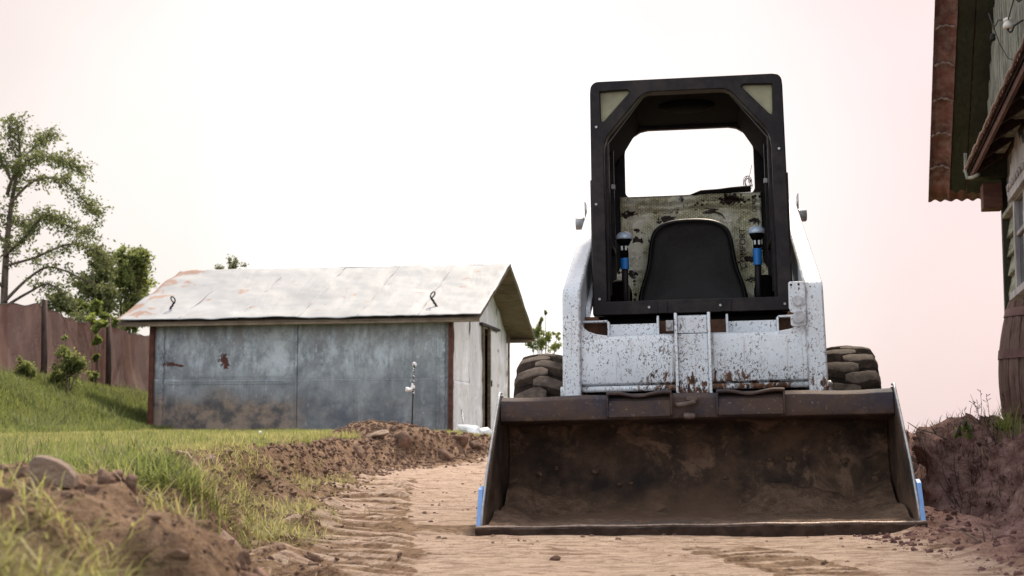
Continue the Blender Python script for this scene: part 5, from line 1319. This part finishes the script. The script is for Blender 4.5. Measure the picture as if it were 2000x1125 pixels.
# white clover heads and plantain leaves dotted in the lawn
tb = at(508, 846, 14.5); fl_ = empty('clover_flower', (tb.x, tb.y, tb.z - .10)); tag(fl_, 'single pale clover flower in the lawn before the shed', 'flower')
MB().tube([(0, 0, 0), (.004, 0, .05), (0, 0, .10)], .002, 5).build('stalk', M['lushgrass'], fl_); q = lumpy(ICO2, 5) * .018 + np.array([0, 0, .105]); MB().add([tuple(a) for a in q], [tuple(f) for f in ICOF2]).build('flower_head', M['plastic'], fl_, smooth=True)

# ------------------------------------------------------------------ light, sky, camera
sun_az, sun_el = radians(18), radians(53)       # from +Y towards +X
w = bpy.data.worlds.new('World'); scene.world = w; w.use_nodes = True; nt = w.node_tree
for n in list(nt.nodes): nt.nodes.remove(n)
out = nt.nodes.new('ShaderNodeOutputWorld')
sky = nt.nodes.new('ShaderNodeTexSky'); sky.sky_type = 'NISHITA'; sky.sun_disc = False; sky.sun_elevation = sun_el; sky.sun_rotation = sun_az; sky.dust_density = 4
b1 = nt.nodes.new('ShaderNodeBackground'); nt.links.new(sky.outputs[0], b1.inputs[0]); b1.inputs[1].default_value = .10
tc = nt.nodes.new('ShaderNodeTexCoord')
def vdot(vec, nodeout):
    d = nt.nodes.new('ShaderNodeVectorMath'); d.operation = 'DOT_PRODUCT'; nt.links.new(nodeout, d.inputs[0]); d.inputs[1].default_value = vec; return d.outputs['Value']
nm = nt.nodes.new('ShaderNodeVectorMath'); nm.operation = 'NORMALIZE'; nt.links.new(tc.outputs['Generated'], nm.inputs[0])
gdir = (at(900, 420, 10) - Vector((0, 0, EYE))).normalized()
dt = vdot(tuple(gdir), nm.outputs[0])
rmp = nt.nodes.new('ShaderNodeValToRGB'); nt.links.new(dt, rmp.inputs[0])
cr = rmp.color_ramp; cr.interpolation = 'EASE'; cr.elements[0].position = 0.0; cr.elements[0].color = (.90, .93, 1.0, 1); cr.elements[1].position = .9985; cr.elements[1].color = (.97, .97, .97, 1)
for p, c in ((.80, (.74, .68, .72, 1)), (.90, (.67, .53, .54, 1)), (.950, (.665, .575, .56, 1)), (.985, (.73, .69, .675, 1))):
    e = cr.elements.new(p); e.color = c
# faint uneven cloud
cn = nt.nodes.new('ShaderNodeTexNoise'); nt.links.new(nm.outputs[0], cn.inputs['Vector']); cn.inputs['Scale'].default_value = 5; cn.inputs['Detail'].default_value = 4
mr = nt.nodes.new('ShaderNodeMapRange'); nt.links.new(cn.outputs[0], mr.inputs[0]); mr.inputs[1].default_value = .3; mr.inputs[2].default_value = .7; mr.inputs[3].default_value = .93; mr.inputs[4].default_value = 1.05
dx = vdot((1, 0, -.25), nm.outputs[0])
mrx = nt.nodes.new('ShaderNodeMapRange'); nt.links.new(dx, mrx.inputs[0]); mrx.inputs[1].default_value = -.25; mrx.inputs[2].default_value = .32
mxc = nt.nodes.new('ShaderNodeMix'); mxc.data_type = 'RGBA'; nt.links.new(mrx.outputs[0], mxc.inputs[0]); mxc.inputs[6].default_value = (.99, .99, .955, 1); mxc.inputs[7].default_value = (1.0, .925, .935, 1)
mxm = nt.nodes.new('ShaderNodeMix'); mxm.data_type = 'RGBA'; mxm.blend_type = 'MULTIPLY'; mxm.inputs[0].default_value = 1; nt.links.new(rmp.outputs[0], mxm.inputs[6]); nt.links.new(mxc.outputs[2], mxm.inputs[7])
b2 = nt.nodes.new('ShaderNodeBackground'); nt.links.new(mxm.outputs[2], b2.inputs[0])
nt.links.new(mr.outputs[0], b2.inputs[1])
ad = nt.nodes.new('ShaderNodeMixShader'); ad.inputs[0].default_value = .90; nt.links.new(b1.outputs[0], ad.inputs[1]); nt.links.new(b2.outputs[0], ad.inputs[2]); nt.links.new(ad.outputs[0], out.inputs[0])

sl_ = bpy.data.lights.new('sun', 'SUN'); sl_.energy = 3.8; sl_.angle = radians(5); sl_.color = (1, .87, .70)
so = bpy.data.objects.new('sun', sl_); COL.objects.link(so)
sd_ = Vector((sin(sun_az) * cos(sun_el), cos(sun_az) * cos(sun_el), sin(sun_el))); so.rotation_euler = sd_.to_track_quat('Z', 'Y').to_euler(); so.location = sd_ * 50

cam = bpy.data.cameras.new('camera'); co_ = bpy.data.objects.new('camera', cam); COL.objects.link(co_)
co_.location = (0, 0, EYE); co_.rotation_euler = (pi / 2 + TH, 0, 0); cam.sensor_width = 36; cam.lens = 36 * F / 2000; cam.clip_end = 6000; cam.clip_start = .05
cam.dof.use_dof = True; cam.dof.focus_distance = 7.2; cam.dof.aperture_fstop = 7.5
scene.camera = co_
scene.render.engine = 'CYCLES'
scene.view_settings.view_transform = 'Standard'; scene.view_settings.look = 'None'; scene.view_settings.exposure = .6; scene.view_settings.gamma = 1
try:
    scene.cycles.use_denoising = True; scene.cycles.denoiser = 'OPENIMAGEDENOISE'
except Exception: pass
scene.cycles.max_bounces = 6
